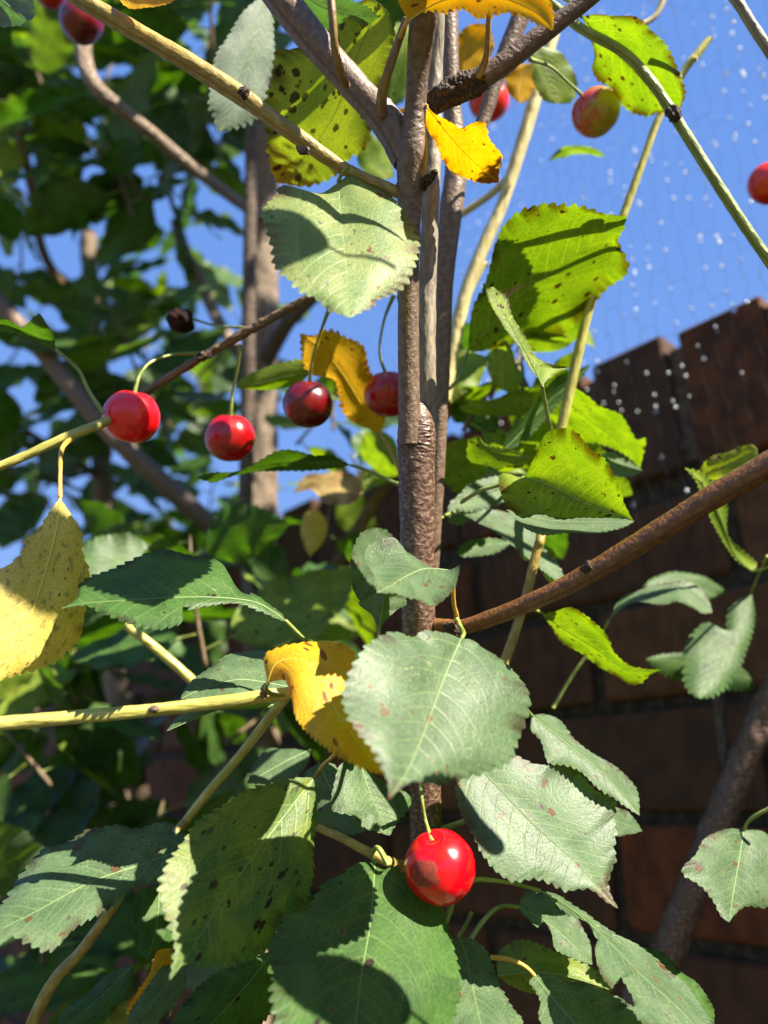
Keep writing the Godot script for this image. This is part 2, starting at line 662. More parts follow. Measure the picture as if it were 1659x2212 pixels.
func brick_mesh(size: Vector3, ch: float, sd: int) -> ArrayMesh:
	var r := RandomNumberGenerator.new()
	r.seed = sd
	var h := size / 2
	var pos := []
	# eight corners of three points each, nudged
	for sx in [-1, 1]:
		for sy in [-1, 1]:
			for sz in [-1, 1]:
				var c := Vector3(h.x * sx, h.y * sy, h.z * sz)
				var e := ch * r.randf_range(0.7, 1.8)
				pos.append([c - Vector3(0, sy, sz) * e, c - Vector3(sx, 0, sz) * e, c - Vector3(sx, sy, 0) * e])
	var st := SurfaceTool.new()
	st.begin(Mesh.PRIMITIVE_TRIANGLES)
	st.set_smooth_group(-1)
	var mid := Vector3.ZERO
	var quad := func(a: Vector3, b: Vector3, c: Vector3, d: Vector3) -> void:
		var nn := (b - a).cross(c - a)
		var o := (a + b + c + d) / 4 - mid
		var list := [a, b, c, a, c, d] if nn.dot(o) < 0 else [a, c, b, a, d, c]
		for p in list:
			st.add_vertex(p)
	var id := func(x: int, y: int, z: int) -> int: return x * 4 + y * 2 + z
	for f in 2:
		quad.call(pos[id.call(f, 0, 0)][0], pos[id.call(f, 1, 0)][0], pos[id.call(f, 1, 1)][0], pos[id.call(f, 0, 1)][0])
		quad.call(pos[id.call(0, f, 0)][1], pos[id.call(1, f, 0)][1], pos[id.call(1, f, 1)][1], pos[id.call(0, f, 1)][1])
		quad.call(pos[id.call(0, 0, f)][2], pos[id.call(1, 0, f)][2], pos[id.call(1, 1, f)][2], pos[id.call(0, 1, f)][2])
	for a in 2:
		for b in 2:
			var i0: int = id.call(0, a, b)
			var i1: int = id.call(1, a, b)
			quad.call(pos[i0][1], pos[i1][1], pos[i1][2], pos[i0][2])
			i0 = id.call(a, 0, b)
			i1 = id.call(a, 1, b)
			quad.call(pos[i0][0], pos[i1][0], pos[i1][2], pos[i0][2])
			i0 = id.call(a, b, 0)
			i1 = id.call(a, b, 1)
			quad.call(pos[i0][0], pos[i1][0], pos[i1][1], pos[i0][1])
	for c in 8:
		quad.call(pos[c][0], pos[c][1], pos[c][2], pos[c][2])
	st.generate_normals()
	return st.commit()

func build_wall() -> void:
	var x := Vector3(0.669, 0, 0.743).normalized()
	var z := Vector3(-0.743, 0, 0.669).normalized()
	var foot := -z * 0.493   # the point of the face nearest to the eye, on the ground
	var wall := thing("brick_wall", "shaded red brick garden wall with brick on edge coping behind the cherry tree", "wall", foot)
	wall.basis = Basis(x, Vector3.UP, z)
	for k in 5:
		var m := StandardMaterial3D.new()
		m.resource_name = "brick_tone"
		var tones := [[Color(0.27, 0.15, 0.07), Color(0.4, 0.22, 0.1)], [Color(0.25, 0.16, 0.09), Color(0.34, 0.21, 0.12)], [Color(0.31, 0.16, 0.06), Color(0.45, 0.23, 0.09)], [Color(0.24, 0.16, 0.1), Color(0.31, 0.2, 0.12)], [Color(0.32, 0.2, 0.1), Color(0.41, 0.27, 0.15)]]
		m.albedo_texture = noise_tex(0.02, 300 + k, tones[k][0], tones[k][1], 256, FastNoiseLite.TYPE_SIMPLEX_SMOOTH, 5)
		m.uv1_triplanar = true
		m.uv1_scale = Vector3(9, 6, 9)
		m.roughness = 0.92
		m.heightmap_enabled = true
		m.heightmap_texture = noise_tex(0.06, 320 + k, Color.BLACK, Color.WHITE, 256, FastNoiseLite.TYPE_CELLULAR, 2, 0.35)
		m.heightmap_scale = 0.05
		mats["brick%d" % k] = m
	var mortar := StandardMaterial3D.new()
	mortar.resource_name = "mortar"
	mortar.albedo_texture = noise_tex(0.03, 340, Color(0.17, 0.14, 0.1), Color(0.3, 0.25, 0.19), 256, FastNoiseLite.TYPE_SIMPLEX_SMOOTH, 5)
	mortar.uv1_triplanar = true
	mortar.uv1_scale = Vector3(12, 12, 12)
	mortar.roughness = 0.95
	mats["mortar"] = mortar
	var sunlit_mortar := mortar.duplicate()  # paler copy, sunlight on the coping joints put into its colour
	sunlit_mortar.resource_name = "sunlit_coping_mortar"
	sunlit_mortar.albedo_texture = noise_tex(0.03, 341, Color(0.32, 0.26, 0.2), Color(0.46, 0.38, 0.3), 256, FastNoiseLite.TYPE_SIMPLEX_SMOOTH, 5)
	mats["sunlit_mortar"] = sunlit_mortar
	var x0 := -2.9
	var x1 := 1.5
	var top := EYE.y + 0.217   # underside of the coping
	var core := BoxMesh.new()
	core.size = Vector3(x1 - x0 - 0.01, top + 0.07, 0.2)
	part("mortar", core, mats.mortar, wall, Vector3((x0 + x1) / 2, (top + 0.07) / 2, -0.107))
	# joints between the coping bricks
	var shapes := []
	for k in 4:
		shapes.append(brick_mesh(Vector3(0.215, 0.0625, 0.1), 0.0018, 40 + k))
	var cope := []
	for k in 4:
		cope.append(brick_mesh(Vector3(0.0612, 0.109, 0.222), 0.0013, 60 + k))
	var capped := BoxMesh.new()
	capped.size = Vector3(0.0135, 0.092, 0.204)
	var u := x0
	var i := 0
	while u < x1:
		var lift := rng.randf_range(-0.0025, 0.0025)
		part("coping_brick", cope[i % 4], mats["brick%d" % [1, 3, 3, 0][rng.randi() % 4]], wall, Vector3(u + 0.03, top + 0.061 + lift, -0.106 + rng.randf_range(-0.002, 0.002)))
		part("mortar_joint", capped, mats.sunlit_mortar, wall, Vector3(u + 0.0662, top + 0.061 + rng.randf_range(-0.003, 0.003), -0.106))
		u += 0.0725
		i += 1
	var low := SurfaceTool.new()
	low.begin(Mesh.PRIMITIVE_TRIANGLES)
	for row in 24:
		var y := top - 0.0725 * row - 0.0103 - 0.03125
		if y < 0.02:
			break
		u = x0 + (0.1125 if row % 2 else 0.0)
		while u < x1 - 0.1:
			var p := Vector3(u + 0.1075, y + rng.randf_range(-0.001, 0.001), -0.05 + rng.randf_range(-0.0015, 0.0015))
			if row < 11:
				part("brick", shapes[rng.randi() % 4], mats["brick%d" % (rng.randi() % 5)], wall, p)
			else:
				low.append_from(shapes[rng.randi() % 4], 0, Transform3D(Basis(), p))
			u += 0.225
	var rest := part("lower_brickwork", low.commit(), mats.brick0, wall)
	rest.set_meta("kind", "stuff")

	# bird net hung just in front of the wall top, beaded with drops, most painted white as glints
	var net := thing("bird_net", "fine clear bird net beaded with water drops hung before the wall top", "net", wall.position + z * 0.03 + Vector3.UP * (EYE.y + 0.1))
	net.basis = wall.basis
	var st := SurfaceTool.new()
	st.begin(Mesh.PRIMITIVE_TRIANGLES)
	var bar := func(a: Vector3, b: Vector3, r: float) -> void:
		var q := (b - a).normalized()
		var e := q.cross(Vector3(0, 0, 1)).normalized()
		var f := Vector3(0, 0, 1)
		var ring := [e, -e * 0.5 + f * 0.87, -e * 0.5 - f * 0.87]
		for k in 3:
			var c0: Vector3 = ring[k] * r
			var c1: Vector3 = ring[(k + 1) % 3] * r
			for p in [a + c0, b + c0, a + c1, a + c1, b + c0, b + c1]:
				st.add_vertex(p)
	var nz := FastNoiseLite.new()
	nz.seed = 4
	nz.frequency = 1.6
	var spot := func(c: int, r: int) -> Vector3:
		var px := -0.62 + c * 0.0122
		var py := r * 0.0145 - 0.02
		return Vector3(px + ((0.0015 if (r + c) % 2 else -0.0015)) + nz.get_noise_2d(px * 3, py * 3) * 0.006, py + nz.get_noise_2d(px * 2 + 9, py) * 0.004, nz.get_noise_2d(px * 1.3, py * 1.3 + 40) * 0.016)
	var cols := 74
	var rows := 46
	for c in cols:
		for r in rows:
			bar.call(spot.call(c, r), spot.call(c, r + 1), 0.00012)
			if (r + c) % 4 == 1 and c < cols - 1:
				bar.call(spot.call(c, r), spot.call(c + 1, r), 0.0001)
	st.generate_normals()
	var thread := plain("net_thread", Color(0.13, 0.16, 0.22), 0.7, 0.2)
	part("mesh", st.commit(), thread, net).set_meta("kind", "stuff")
	var drop := SphereMesh.new()
	drop.radius = 0.0012
	drop.height = 0.0026
	drop.radial_segments = 12
	drop.rings = 8
	var glint_white := plain("water_drop", Color(0.93, 0.95, 0.97), 0.2, 0.8)  # opaque white stands in for the sun glint on each drop
	var clear := StandardMaterial3D.new()
	clear.resource_name = "clear_drop"
	clear.transparency = BaseMaterial3D.TRANSPARENCY_ALPHA
	clear.albedo_color = Color(1, 1, 1, 0.04)
	clear.roughness = 0.03
	clear.refraction_enabled = true
	clear.refraction_scale = 0.033
	var bead: SphereMesh = drop.duplicate()
	bead.radius = 0.0016
	bead.height = 0.0036
	var finer := MultiMesh.new()
	finer.transform_format = MultiMesh.TRANSFORM_3D
	finer.mesh = drop
	finer.instance_count = 520
	for k in 520:
		var c := 18 + rng.randi() % 28
		var r := 12 + rng.randi() % 34
		var p: Vector3 = spot.call(c, r).lerp(spot.call(c, r + 1), rng.randf())
		finer.set_instance_transform(k, Transform3D(Basis().scaled(Vector3.ONE * rng.randf_range(0.5, 0.9)), p))
	var beads := MultiMeshInstance3D.new()
	beads.name = "fine_drops"
	beads.multimesh = finer
	beads.material_override = glint_white
	beads.set_meta("kind", "stuff")
	net.add_child(beads)
	for k in 300:
		var c := 20 + rng.randi() % 24
		var r := 8 + rng.randi() % 38
		if r < 16 and rng.randf() < 0.7:
			r += 8 + rng.randi() % 20
		var p: Vector3 = spot.call(c, r)
		if rng.randf() < 0.7:
			p = p.lerp(spot.call(c, r + 1), rng.randf())
		part("water_drop", drop if k % 5 < 3 else bead, glint_white if k % 5 < 3 else clear, net, p + Vector3(0, -0.0009, 0))

# ---------------------------------------------------------------- materials

func make_materials() -> void:
	noise_low = noise_bytes(0.009, 11)
	noise_mid = noise_bytes(0.03, 12)
	noise_fine = noise_bytes(0.16, 13, FastNoiseLite.TYPE_SIMPLEX_SMOOTH, 2)
	make_veins(1)
	make_veins(2)
	make_veins(3)
	var rust := Color(0.45, 0.28, 0.2)
	var rust_rim := Color(0.38, 0.26, 0.2)
	var dark := Color(0.16, 0.11, 0.11)
	var dark_rim := Color(0.12, 0.1, 0.08)
	var pale := Color(0.62, 0.68, 0.46)
	for k in 4:
		leaf_material("green%d" % k, 100 + k, {c0 = Color(0.33, 0.43, 0.3), c1 = Color(0.39, 0.49, 0.35), cv = pale, kv = 0.5, flecks = 16, spots = [[15, 4.0, 8.5, rust, rust_rim], [14, 2.0, 5.0, Color(0.36, 0.27, 0.27), Color(0.3, 0.24, 0.24)]], blotch = [0.74, Color(0.42, 0.38, 0.34), 0.35]})
	leaf_material("pale", 104, {c0 = Color(0.44, 0.54, 0.3), c1 = Color(0.54, 0.6, 0.35), cv = Color(0.68, 0.73, 0.48), kv = 0.4, flecks = 6, spots = [[9, 4.0, 11.0, Color(0.45, 0.27, 0.17), Color(0.4, 0.26, 0.18)], [26, 3.0, 6.0, Color(0.34, 0.38, 0.3), Color(0.38, 0.43, 0.3)]]})
	for k in 2:
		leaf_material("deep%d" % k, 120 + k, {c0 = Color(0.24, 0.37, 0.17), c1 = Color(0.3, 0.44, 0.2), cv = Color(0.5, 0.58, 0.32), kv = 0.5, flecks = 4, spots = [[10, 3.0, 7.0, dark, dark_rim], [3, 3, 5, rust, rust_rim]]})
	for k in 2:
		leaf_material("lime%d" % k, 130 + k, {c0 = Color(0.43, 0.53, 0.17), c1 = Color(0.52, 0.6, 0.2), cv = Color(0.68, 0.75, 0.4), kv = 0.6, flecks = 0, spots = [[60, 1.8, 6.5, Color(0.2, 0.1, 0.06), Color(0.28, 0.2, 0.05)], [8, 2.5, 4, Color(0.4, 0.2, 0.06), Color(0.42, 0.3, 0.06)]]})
	leaf_material("mottled", 141, {c0 = Color(0.31, 0.43, 0.23), c1 = Color(0.45, 0.52, 0.22), cv = Color(0.62, 0.68, 0.32), kv = 0.5, spots = [[16, 4.0, 8.0, Color(0.2, 0.13, 0.1), Color(0.16, 0.13, 0.1)], [40, 2.5, 7, Color(0.2, 0.26, 0.16), Color(0.24, 0.3, 0.16)]]})
	leaf_material("spotted", 142, {c0 = Color(0.6, 0.64, 0.35), c1 = Color(0.7, 0.72, 0.38), cv = Color(0.72, 0.76, 0.42), kv = 0.5, spots = [[95, 3.5, 7.5, Color(0.24, 0.22, 0.22), Color(0.16, 0.15, 0.14)], [20, 1.8, 3.5, Color(0.3, 0.22, 0.18), Color(0.24, 0.2, 0.14)]]})
	leaf_material("yellow0", 150, {c0 = Color(0.86, 0.63, 0.06), c1 = Color(0.9, 0.7, 0.12), cv = Color(0.78, 0.74, 0.24), kv = 0.6, blotch = [0.6, Color(0.74, 0.68, 0.12), 0.6], back = Color(1.0, 0.92, 0.2), spots = [[22, 4, 12, Color(0.42, 0.2, 0.12), Color(0.4, 0.2, 0.1)], [10, 2, 4, Color(0.3, 0.18, 0.1), Color(0.4, 0.28, 0.1)]]})
	leaf_material("yellow1", 151, {c0 = Color(0.78, 0.62, 0.06), c1 = Color(0.83, 0.68, 0.1), cv = Color(0.9, 0.82, 0.36), kv = 0.6, blotch = [0.62, Color(0.78, 0.66, 0.1), 0.6], back = Color(1.0, 0.92, 0.2), spots = [[34, 2, 7, Color(0.16, 0.1, 0.04), Color(0.3, 0.28, 0.05)]]})
	leaf_material("straw", 152, {c0 = Color(0.82, 0.74, 0.34), c1 = Color(0.88, 0.8, 0.42), cv = Color(0.88, 0.82, 0.52), kv = 0.6, back = Color(1.0, 0.92, 0.4), blotch = [0.66, Color(0.6, 0.55, 0.28), 0.7], spots = [[14, 3, 6, Color(0.42, 0.34, 0.2), Color(0.5, 0.42, 0.2)]]})
	leaf_material("gold", 153, {c0 = Color(0.86, 0.64, 0.07), c1 = Color(0.9, 0.7, 0.12), cv = Color(0.84, 0.72, 0.24), kv = 0.4, back = Color(1.0, 0.9, 0.2), spots = [[60, 2, 5, Color(0.32, 0.2, 0.05), Color(0.4, 0.28, 0.05)]]})
	leaf_material("grey", 160, {c0 = Color(0.37, 0.43, 0.37), c1 = Color(0.44, 0.5, 0.43), cv = Color(0.6, 0.66, 0.5), kv = 0.55, flecks = 5, rough = 0.6, back = Color(0.6, 0.8, 0.3), spots = [[14, 1.5, 3, Color(0.32, 0.34, 0.3), Color(0.36, 0.38, 0.34)]]})
	leaf_material("dry", 161, {c0 = Color(0.66, 0.52, 0.3), c1 = Color(0.8, 0.7, 0.44), cv = Color(0.84, 0.74, 0.5), kv = 0.4, rough = 0.7, back = Color(1.0, 0.85, 0.5), spots = [[16, 3, 8, Color(0.5, 0.32, 0.18), Color(0.56, 0.4, 0.22)]]})
	plain("rib_green", Color(0.48, 0.57, 0.35), 0.5)
	plain("rib_dark", Color(0.34, 0.42, 0.2), 0.5)
	plain("rib_yellow", Color(0.86, 0.76, 0.3), 0.5)
	bark_material("stalk_green", Color(0.42, 0.48, 0.2), Color(0.56, 0.6, 0.3), 201, 0.45, 0.02)
	bark_material("stalk_brown", Color(0.42, 0.3, 0.18), Color(0.55, 0.46, 0.24), 202, 0.5, 0.02)
	bark_material("stalk_yellow", Color(0.72, 0.56, 0.18), Color(0.76, 0.62, 0.24), 203, 0.5, 0.02)
	bark_material("bark_stem", Color(0.36, 0.28, 0.23), Color(0.45, 0.38, 0.31), 210, 0.5, 0.012, 0.5, 0.9)
	bark_material("bark_trunk", Color(0.3, 0.2, 0.17), Color(0.52, 0.46, 0.37), 212, 0.42, 0.012, 0.66, 1.3)
	bark_material("bark_grey", Color(0.42, 0.38, 0.33), Color(0.56, 0.52, 0.44), 214, 0.55, 0.012, 0.5, 0.3)
	bark_material("bark_olive", Color(0.52, 0.44, 0.2), Color(0.64, 0.56, 0.3), 216, 0.5, 0.012, 0.5, 0.5)
	bark_material("bark_green", Color(0.58, 0.56, 0.26), Color(0.72, 0.7, 0.38), 218, 0.45, 0.012, 0.5, 0.2)
	bark_material("bark_orange", Color(0.38, 0.23, 0.11), Color(0.48, 0.33, 0.16), 220, 0.42, 0.012, 0.5, 1.0)
	bark_material("bark_pale", Color(0.72, 0.66, 0.42), Color(0.8, 0.75, 0.56), 222, 0.55, 0.012, 0.5, 0.2)
	bark_material("bark_rough", Color(0.18, 0.13, 0.09), Color(0.42, 0.32, 0.22), 224, 0.75, 0.2, 0.5, 1.4)
	bark_material("bark_back", Color(0.42, 0.35, 0.29), Color(0.68, 0.6, 0.51), 226, 0.6, 0.1, 0.5, 0.6)
	bark_material("bark_dark_shade", Color(0.28, 0.23, 0.19), Color(0.42, 0.35, 0.29), 228, 0.65, 0.08, 0.5, 0.4)  # shade on the background stick put into darker bark; other dark limbs share it
	bark_material("bark_twig", Color(0.34, 0.27, 0.2), Color(0.46, 0.38, 0.27), 230, 0.6, 0.04)
	fruit_material("cherry_red", 240, Color(0.8, 0.015, 0.07), Color(0.88, 0.04, 0.11))
	fruit_material("cherry_deep", 241, Color(0.58, 0.01, 0.05), Color(0.68, 0.015, 0.07))
	fruit_material("cherry_dark", 242, Color(0.33, 0.01, 0.035), Color(0.43, 0.018, 0.05))
	blush_material("cherry_green", Color(0.68, 0.6, 0.24), Color(0.74, 0.24, 0.18))
	blemish_material("cherry_blemished", Color(0.86, 0.02, 0.08), Color(0.55, 0.24, 0.1))
	fruit_material("cherry_orange", 244, Color(0.8, 0.26, 0.06), Color(0.8, 0.15, 0.08), 0.25)
	fruit_material("cherry_dry", 245, Color(0.1, 0.05, 0.045), Color(0.17, 0.08, 0.06), 0.85)
	mats.cherry_dry.clearcoat_enabled = false
	mats.cherry_dry.metallic_specular = 0.3

# ---------------------------------------------------------------- scene

func _ready() -> void:
	rng.seed = 20
	cam_basis = Basis(Vector3.RIGHT, deg_to_rad(PITCH))
	var cam := Camera3D.new()
	cam.name = "camera"
	var lens := CameraAttributesPhysical.new()
	lens.frustum_focal_length = 26.44
	lens.exposure_aperture = 6.8
	lens.frustum_focus_distance = 0.262
	lens.frustum_near = 0.03
	lens.frustum_far = 200.0
	cam.attributes = lens
	add_child(cam)
	cam.fov = 67.0
	cam.near = 0.03
	cam.far = 200.0
	cam.transform = Transform3D(cam_basis, EYE)
	var env := Environment.new()
	env.background_mode = Environment.BG_SKY
	var sky := Sky.new()
	var air := ProceduralSkyMaterial.new()
	air.sky_top_color = Color(0.235, 0.34, 0.525)
	air.sky_horizon_color = Color(0.375, 0.47, 0.61)
	air.sky_curve = 0.22
	air.ground_bottom_color = Color(0.2, 0.18, 0.15)
	air.ground_horizon_color = Color(0.38, 0.42, 0.46)
	air.sun_angle_max = 12.0
	air.sun_curve = 0.1
	sky.sky_material = air
	env.sky = sky
	env.tonemap_mode = Environment.TONE_MAPPER_LINEAR
	env.tonemap_exposure = 3.55
	env.sdfgi_enabled = true
	env.ssao_enabled = true
	env.ssil_enabled = true
	var world := WorldEnvironment.new()
	world.name = "world"
	world.environment = env
	add_child(world)
	var sun := DirectionalLight3D.new()
	sun.name = "sun"
	sun.light_energy = 1.55
	sun.light_color = Color(1.0, 0.96, 0.88)
	sun.light_angular_distance = 0.5
	sun.shadow_enabled = true
	add_child(sun)
	var az := deg_to_rad(129.0)
	var el := deg_to_rad(42.0)
	to_sun = Vector3(sin(az) * cos(el), sin(el), -cos(az) * cos(el))
	sun.look_at_from_position(to_sun * 10.0, Vector3.ZERO, Vector3.UP)

	make_materials()
	for k in 7:
		commons.append(common_leaf(500 + k))

	var soil := StandardMaterial3D.new()
	soil.resource_name = "soil"
	soil.albedo_texture = noise_tex(0.03, 400, Color(0.24, 0.2, 0.13), Color(0.34, 0.36, 0.2), 256)
	soil.uv1_triplanar = true
	soil.uv1_world_triplanar = true
	soil.uv1_scale = Vector3.ONE * 0.8
	soil.roughness = 0.95
	var land := PlaneMesh.new()
	land.size = Vector2(120, 120)
	var ground := part("ground", land, soil, self)
	ground.set_meta("kind", "structure")
	build_wall()

	tree = thing("cherry_tree", "young cherry tree in front with slim forked trunk and spotted leaves", "tree", Vector3(at(915, 1700, 0.272).x, 0, at(915, 1700, 0.272).z))
	build_limbs()
	build_leaves()
	build_cherries()
	build_background()
	prints()

func prints() -> void:
	print("children of the front tree: ", tree.get_child_count())

func build_limbs() -> void:
	var g := tree.global_position
	var a := at(921, 1830, 0.272) - g
	var low := [Vector3(a.x, -0.03, a.z), Vector3(a.x, a.y * 0.4, a.z), Vector3(a.x, a.y * 0.75, a.z), Vector3(a.x, a.y * 0.93, a.z), a]
	var pts := low.duplicate()
	var rad := [0.0085, 0.007, 0.006, 0.0058, 0.0056]
	for q in [[912, 1500, 35, 0.272], [905, 1360, 36, 0.272], [902, 1200, 37, 0.272], [900, 1040, 39, 0.272], [900, 985, 40, 0.272], [900, 950, 42, 0.272], [900, 915, 38, 0.272], [900, 880, 26, 0.274]]:
		pts.append(at(q[0], q[1], q[3]) - g)
		rad.append(q[2] * q[3] / F)
	part("trunk", tube(pts, rad, 40, 330, 0.02, 190, 5), mats.bark_trunk, tree)
	limb(tree, "stem", [884, 960, 24, 0.268, 883, 800, 23, 0.267, 882, 640, 23, 0.265, 884, 480, 25, 0.262, 888, 390, 31, 0.26, 890, 330, 33, 0.258, 897, 230, 23, 0.255, 904, 130, 25, 0.25, 916, 20, 32, 0.24, 925, -120, 34, 0.235, 930, -500, 30, 0.25], "bark_stem", 36)
	limb(tree, "stem", [920, 965, 21, 0.276, 922, 800, 20, 0.276, 923, 640, 19, 0.277, 930, 450, 19, 0.28, 935, 350, 18, 0.282, 941, 150, 16, 0.285, 945, -40, 17, 0.28, 950, -400, 14, 0.28], "bark_grey", 30)
	limb(tree, "stem", [930, 1250, 17, 0.31, 945, 1000, 17, 0.31, 956, 750, 18, 0.312, 960, 600, 20, 0.315, 975, 450, 25, 0.318, 985, 350, 23, 0.32, 975, 200, 19, 0.32, 968, 0, 21, 0.32, 965, -300, 20, 0.32], "bark_stem", 20)
	# branches that leave the fork
	limb(tree, "branch", [560, -80, 35, 0.262, 610, 0, 35, 0.262, 700, 112, 33, 0.262, 780, 202, 32, 0.262, 840, 270, 35, 0.261, 880, 345, 33, 0.26], "bark_stem", 14)
	limb(tree, "branch", [60, -90, 19, 0.25, 165, -8, 19, 0.252, 400, 130, 20, 0.256, 520, 206, 20, 0.258, 560, 235, 18, 0.258, 650, 300, 17, 0.259, 750, 368, 14, 0.262, 870, 420, 13, 0.263], "bark_olive", 16)
	limb(tree, "branch", [925, 225, 22, 0.272, 960, 208, 26, 0.27, 1000, 190, 26, 0.269, 1045, 168, 25, 0.268], "bark_rough", 20, 0.16, "rough ringed bark at the foot of the right branch")
	limb(tree, "branch", [1040, 170, 23, 0.268, 1085, 140, 23, 0.267, 1130, 105, 22, 0.266, 1210, 45, 19, 0.264, 1290, -18, 18, 0.262, 1400, -110, 17, 0.26], "bark_stem", 14)
	limb(tree, "branch", [1020, 320, 13, 0.33, 1045, 255, 15, 0.33, 1085, 135, 18, 0.33, 1125, 35, 20, 0.33, 1170, -80, 20, 0.33], "bark_stem", 8)
	limb(tree, "branch", [930, 1350, 16, 0.272, 965, 1352, 15, 0.268, 1010, 1352, 17, 0.264, 1130, 1308, 19, 0.255, 1270, 1240, 22, 0.246, 1450, 1130, 25, 0.236, 1560, 1062, 27, 0.23, 1720, 968, 29, 0.222, 1900, 850, 30, 0.215], "bark_orange", 16)
	limb(tree, "branch", [-150, 1575, 19, 0.225, 0, 1563, 16, 0.232, 150, 1550, 15, 0.236, 330, 1534, 14, 0.242, 480, 1516, 14, 0.245, 570, 1504, 15, 0.247, 640, 1492, 13, 0.252, 780, 1440, 11, 0.262, 900, 1400, 11, 0.272], "bark_green", 10)
	limb(tree, "branch", [-120, 1050, 10, 0.27, 0, 1007, 10, 0.275, 60, 982, 10, 0.278, 150, 942, 11, 0.282, 225, 912, 10, 0.29, 330, 860, 8, 0.32], "bark_green", 6)
	# long arching shoot at the upper right and its neighbours
	limb(tree, "twig", [1090, -30, 8, 0.30, 1180, 0, 8, 0.298, 1250, 58, 10, 0.296, 1345, 112, 11, 0.294, 1405, 175, 11, 0.294, 1450, 240, 11, 0.294, 1510, 335, 11, 0.294, 1580, 445, 11, 0.294, 1650, 548, 11, 0.294, 1760, 700, 11, 0.294], "stalk_green", 8)
	limb(tree, "twig", [1200, 960, 12, 0.345, 1212, 925, 11, 0.345, 1245, 780, 11, 0.345, 1272, 670, 10, 0.345, 1310, 560, 9, 0.345, 1350, 455, 9, 0.345, 1390, 345, 8, 0.345, 1425, 250, 8, 0.345, 1480, 150, 8, 0.345, 1505, 118, 9, 0.345, 1533, 83, 7, 0.345], "bark_green", 8)
	limb(tree, "twig", [1505, 122, 4, 0.345, 1490, 140, 6, 0.344, 1498, 128, 6, 0.343, 1507, 128, 3, 0.342], "bark_green")
	limb(tree, "twig", [920, 1050, 14, 0.40, 958, 870, 14, 0.40, 985, 720, 15, 0.40, 1010, 620, 14, 0.40, 1050, 520, 14, 0.40, 1085, 440, 13, 0.40, 1130, 300, 14, 0.40, 1165, 180, 14, 0.40, 1200, 60, 12, 0.40], "bark_pale", 6)
	limb(tree, "twig", [985, 470, 8, 0.42, 1060, 420, 8, 0.41, 1110, 370, 8, 0.40], "bark_pale")
	limb(tree, "twig", [1010, 640, 7, 0.41, 1040, 580, 7, 0.41, 1052, 570, 6, 0.41], "bark_pale")
	limb(tree, "twig", [1540, -60, 12, 0.3, 1590, 0, 11, 0.3, 1625, 55, 11, 0.3, 1675, 130, 11, 0.3, 1740, 220, 11, 0.3], "bark_grey", 6)
	limb(tree, "twig", [1370, 60, 6, 0.4, 1410, 40, 6, 0.4, 1430, 5, 7, 0.4, 1440, -40, 7, 0.4], "bark_pale")
	limb(tree, "twig", [1060, 1500, 11, 0.3, 1092, 1425, 11, 0.302, 1130, 1310, 10, 0.305, 1160, 1190, 10, 0.308, 1170, 1150, 10, 0.31, 1195, 1000, 11, 0.34], "bark_olive", 6)
	limb(tree, "twig", [305, 852, 8, 0.335, 360, 818, 9, 0.33, 430, 775, 9, 0.326, 470, 752, 9, 0.324, 530, 718, 10, 0.32, 600, 680, 9, 0.316, 690, 632, 9, 0.31, 800, 590, 9, 0.3, 880, 570, 9, 0.28], "bark_twig", 12, 0.1)
	limb(tree, "twig", [270, 1350, 9, 0.33, 330, 1395, 10, 0.33, 410, 1465, 11, 0.33, 414, 1470, 9, 0.33], "bark_green", 3)
	limb(tree, "twig", [400, 1775, 9, 0.32, 450, 1712, 10, 0.315, 520, 1630, 10, 0.30, 590, 1540, 11, 0.275, 625, 1500, 10, 0.256, 645, 1490, 9, 0.252], "bark_green", 6)
	limb(tree, "twig", [30, 2330, 14, 0.27, 75, 2200, 14, 0.27, 120, 2115, 13, 0.27, 175, 2055, 12, 0.272, 240, 1965, 11, 0.275, 280, 1910, 10, 0.28, 400, 1775, 9, 0.3], "bark_olive", 10)
	limb(tree, "twig", [680, 1785, 8, 0.27, 730, 1806, 9, 0.265, 785, 1835, 10, 0.262, 835, 1860, 11, 0.26, 900, 1880, 12, 0.268], "bark_olive", 4)
	limb(tree, "twig", [930, 1800, 8, 0.275, 975, 1785, 7, 0.268, 1010, 1772, 6, 0.262], "stalk_green")
	limb(tree, "twig", [958, 2000, 8, 0.27, 970, 1970, 8, 0.27, 982, 1930, 7, 0.27], "stalk_green")
	# short stalks, buds and scars
	limb(tree, "twig", [712, -30, 9, 0.236, 718, 30, 9, 0.236, 722, 90, 9, 0.238, 730, 140, 10, 0.243, 748, 185, 10, 0.25], "stalk_brown")
	limb(tree, "twig", [878, 40, 8, 0.245, 862, 85, 9, 0.246, 840, 150, 10, 0.248, 826, 200, 11, 0.252, 824, 250, 13, 0.256], "stalk_brown")
	limb(tree, "twig", [1058, 15, 6, 0.252, 1055, 60, 6, 0.254, 1052, 110, 6, 0.258, 1045, 140, 8, 0.262, 1032, 165, 10, 0.265], "stalk_brown")
	limb(tree, "bud", [905, 405, 12, 0.262, 920, 392, 10, 0.256, 936, 376, 8, 0.252, 942, 368, 3, 0.25], "bark_rough", 4, 0.2)
	limb(tree, "bud", [530, 205, 10, 0.252, 525, 196, 11, 0.25, 522, 190, 4, 0.249], "bark_rough", 3, 0.2)
	limb(tree, "bud", [642, 318, 4, 0.255, 652, 325, 8, 0.254, 664, 326, 7, 0.256], "bark_dark_shade", 3, 0.2)
	limb(tree, "bud", [1262, 1232, 9, 0.236, 1272, 1222, 9, 0.232, 1280, 1224, 4, 0.23], "bark_rough", 3, 0.2)
	limb(tree, "bud", [968, 1352, 10, 0.262, 980, 1362, 11, 0.258, 990, 1370, 5, 0.256], "bark_rough", 3, 0.2)
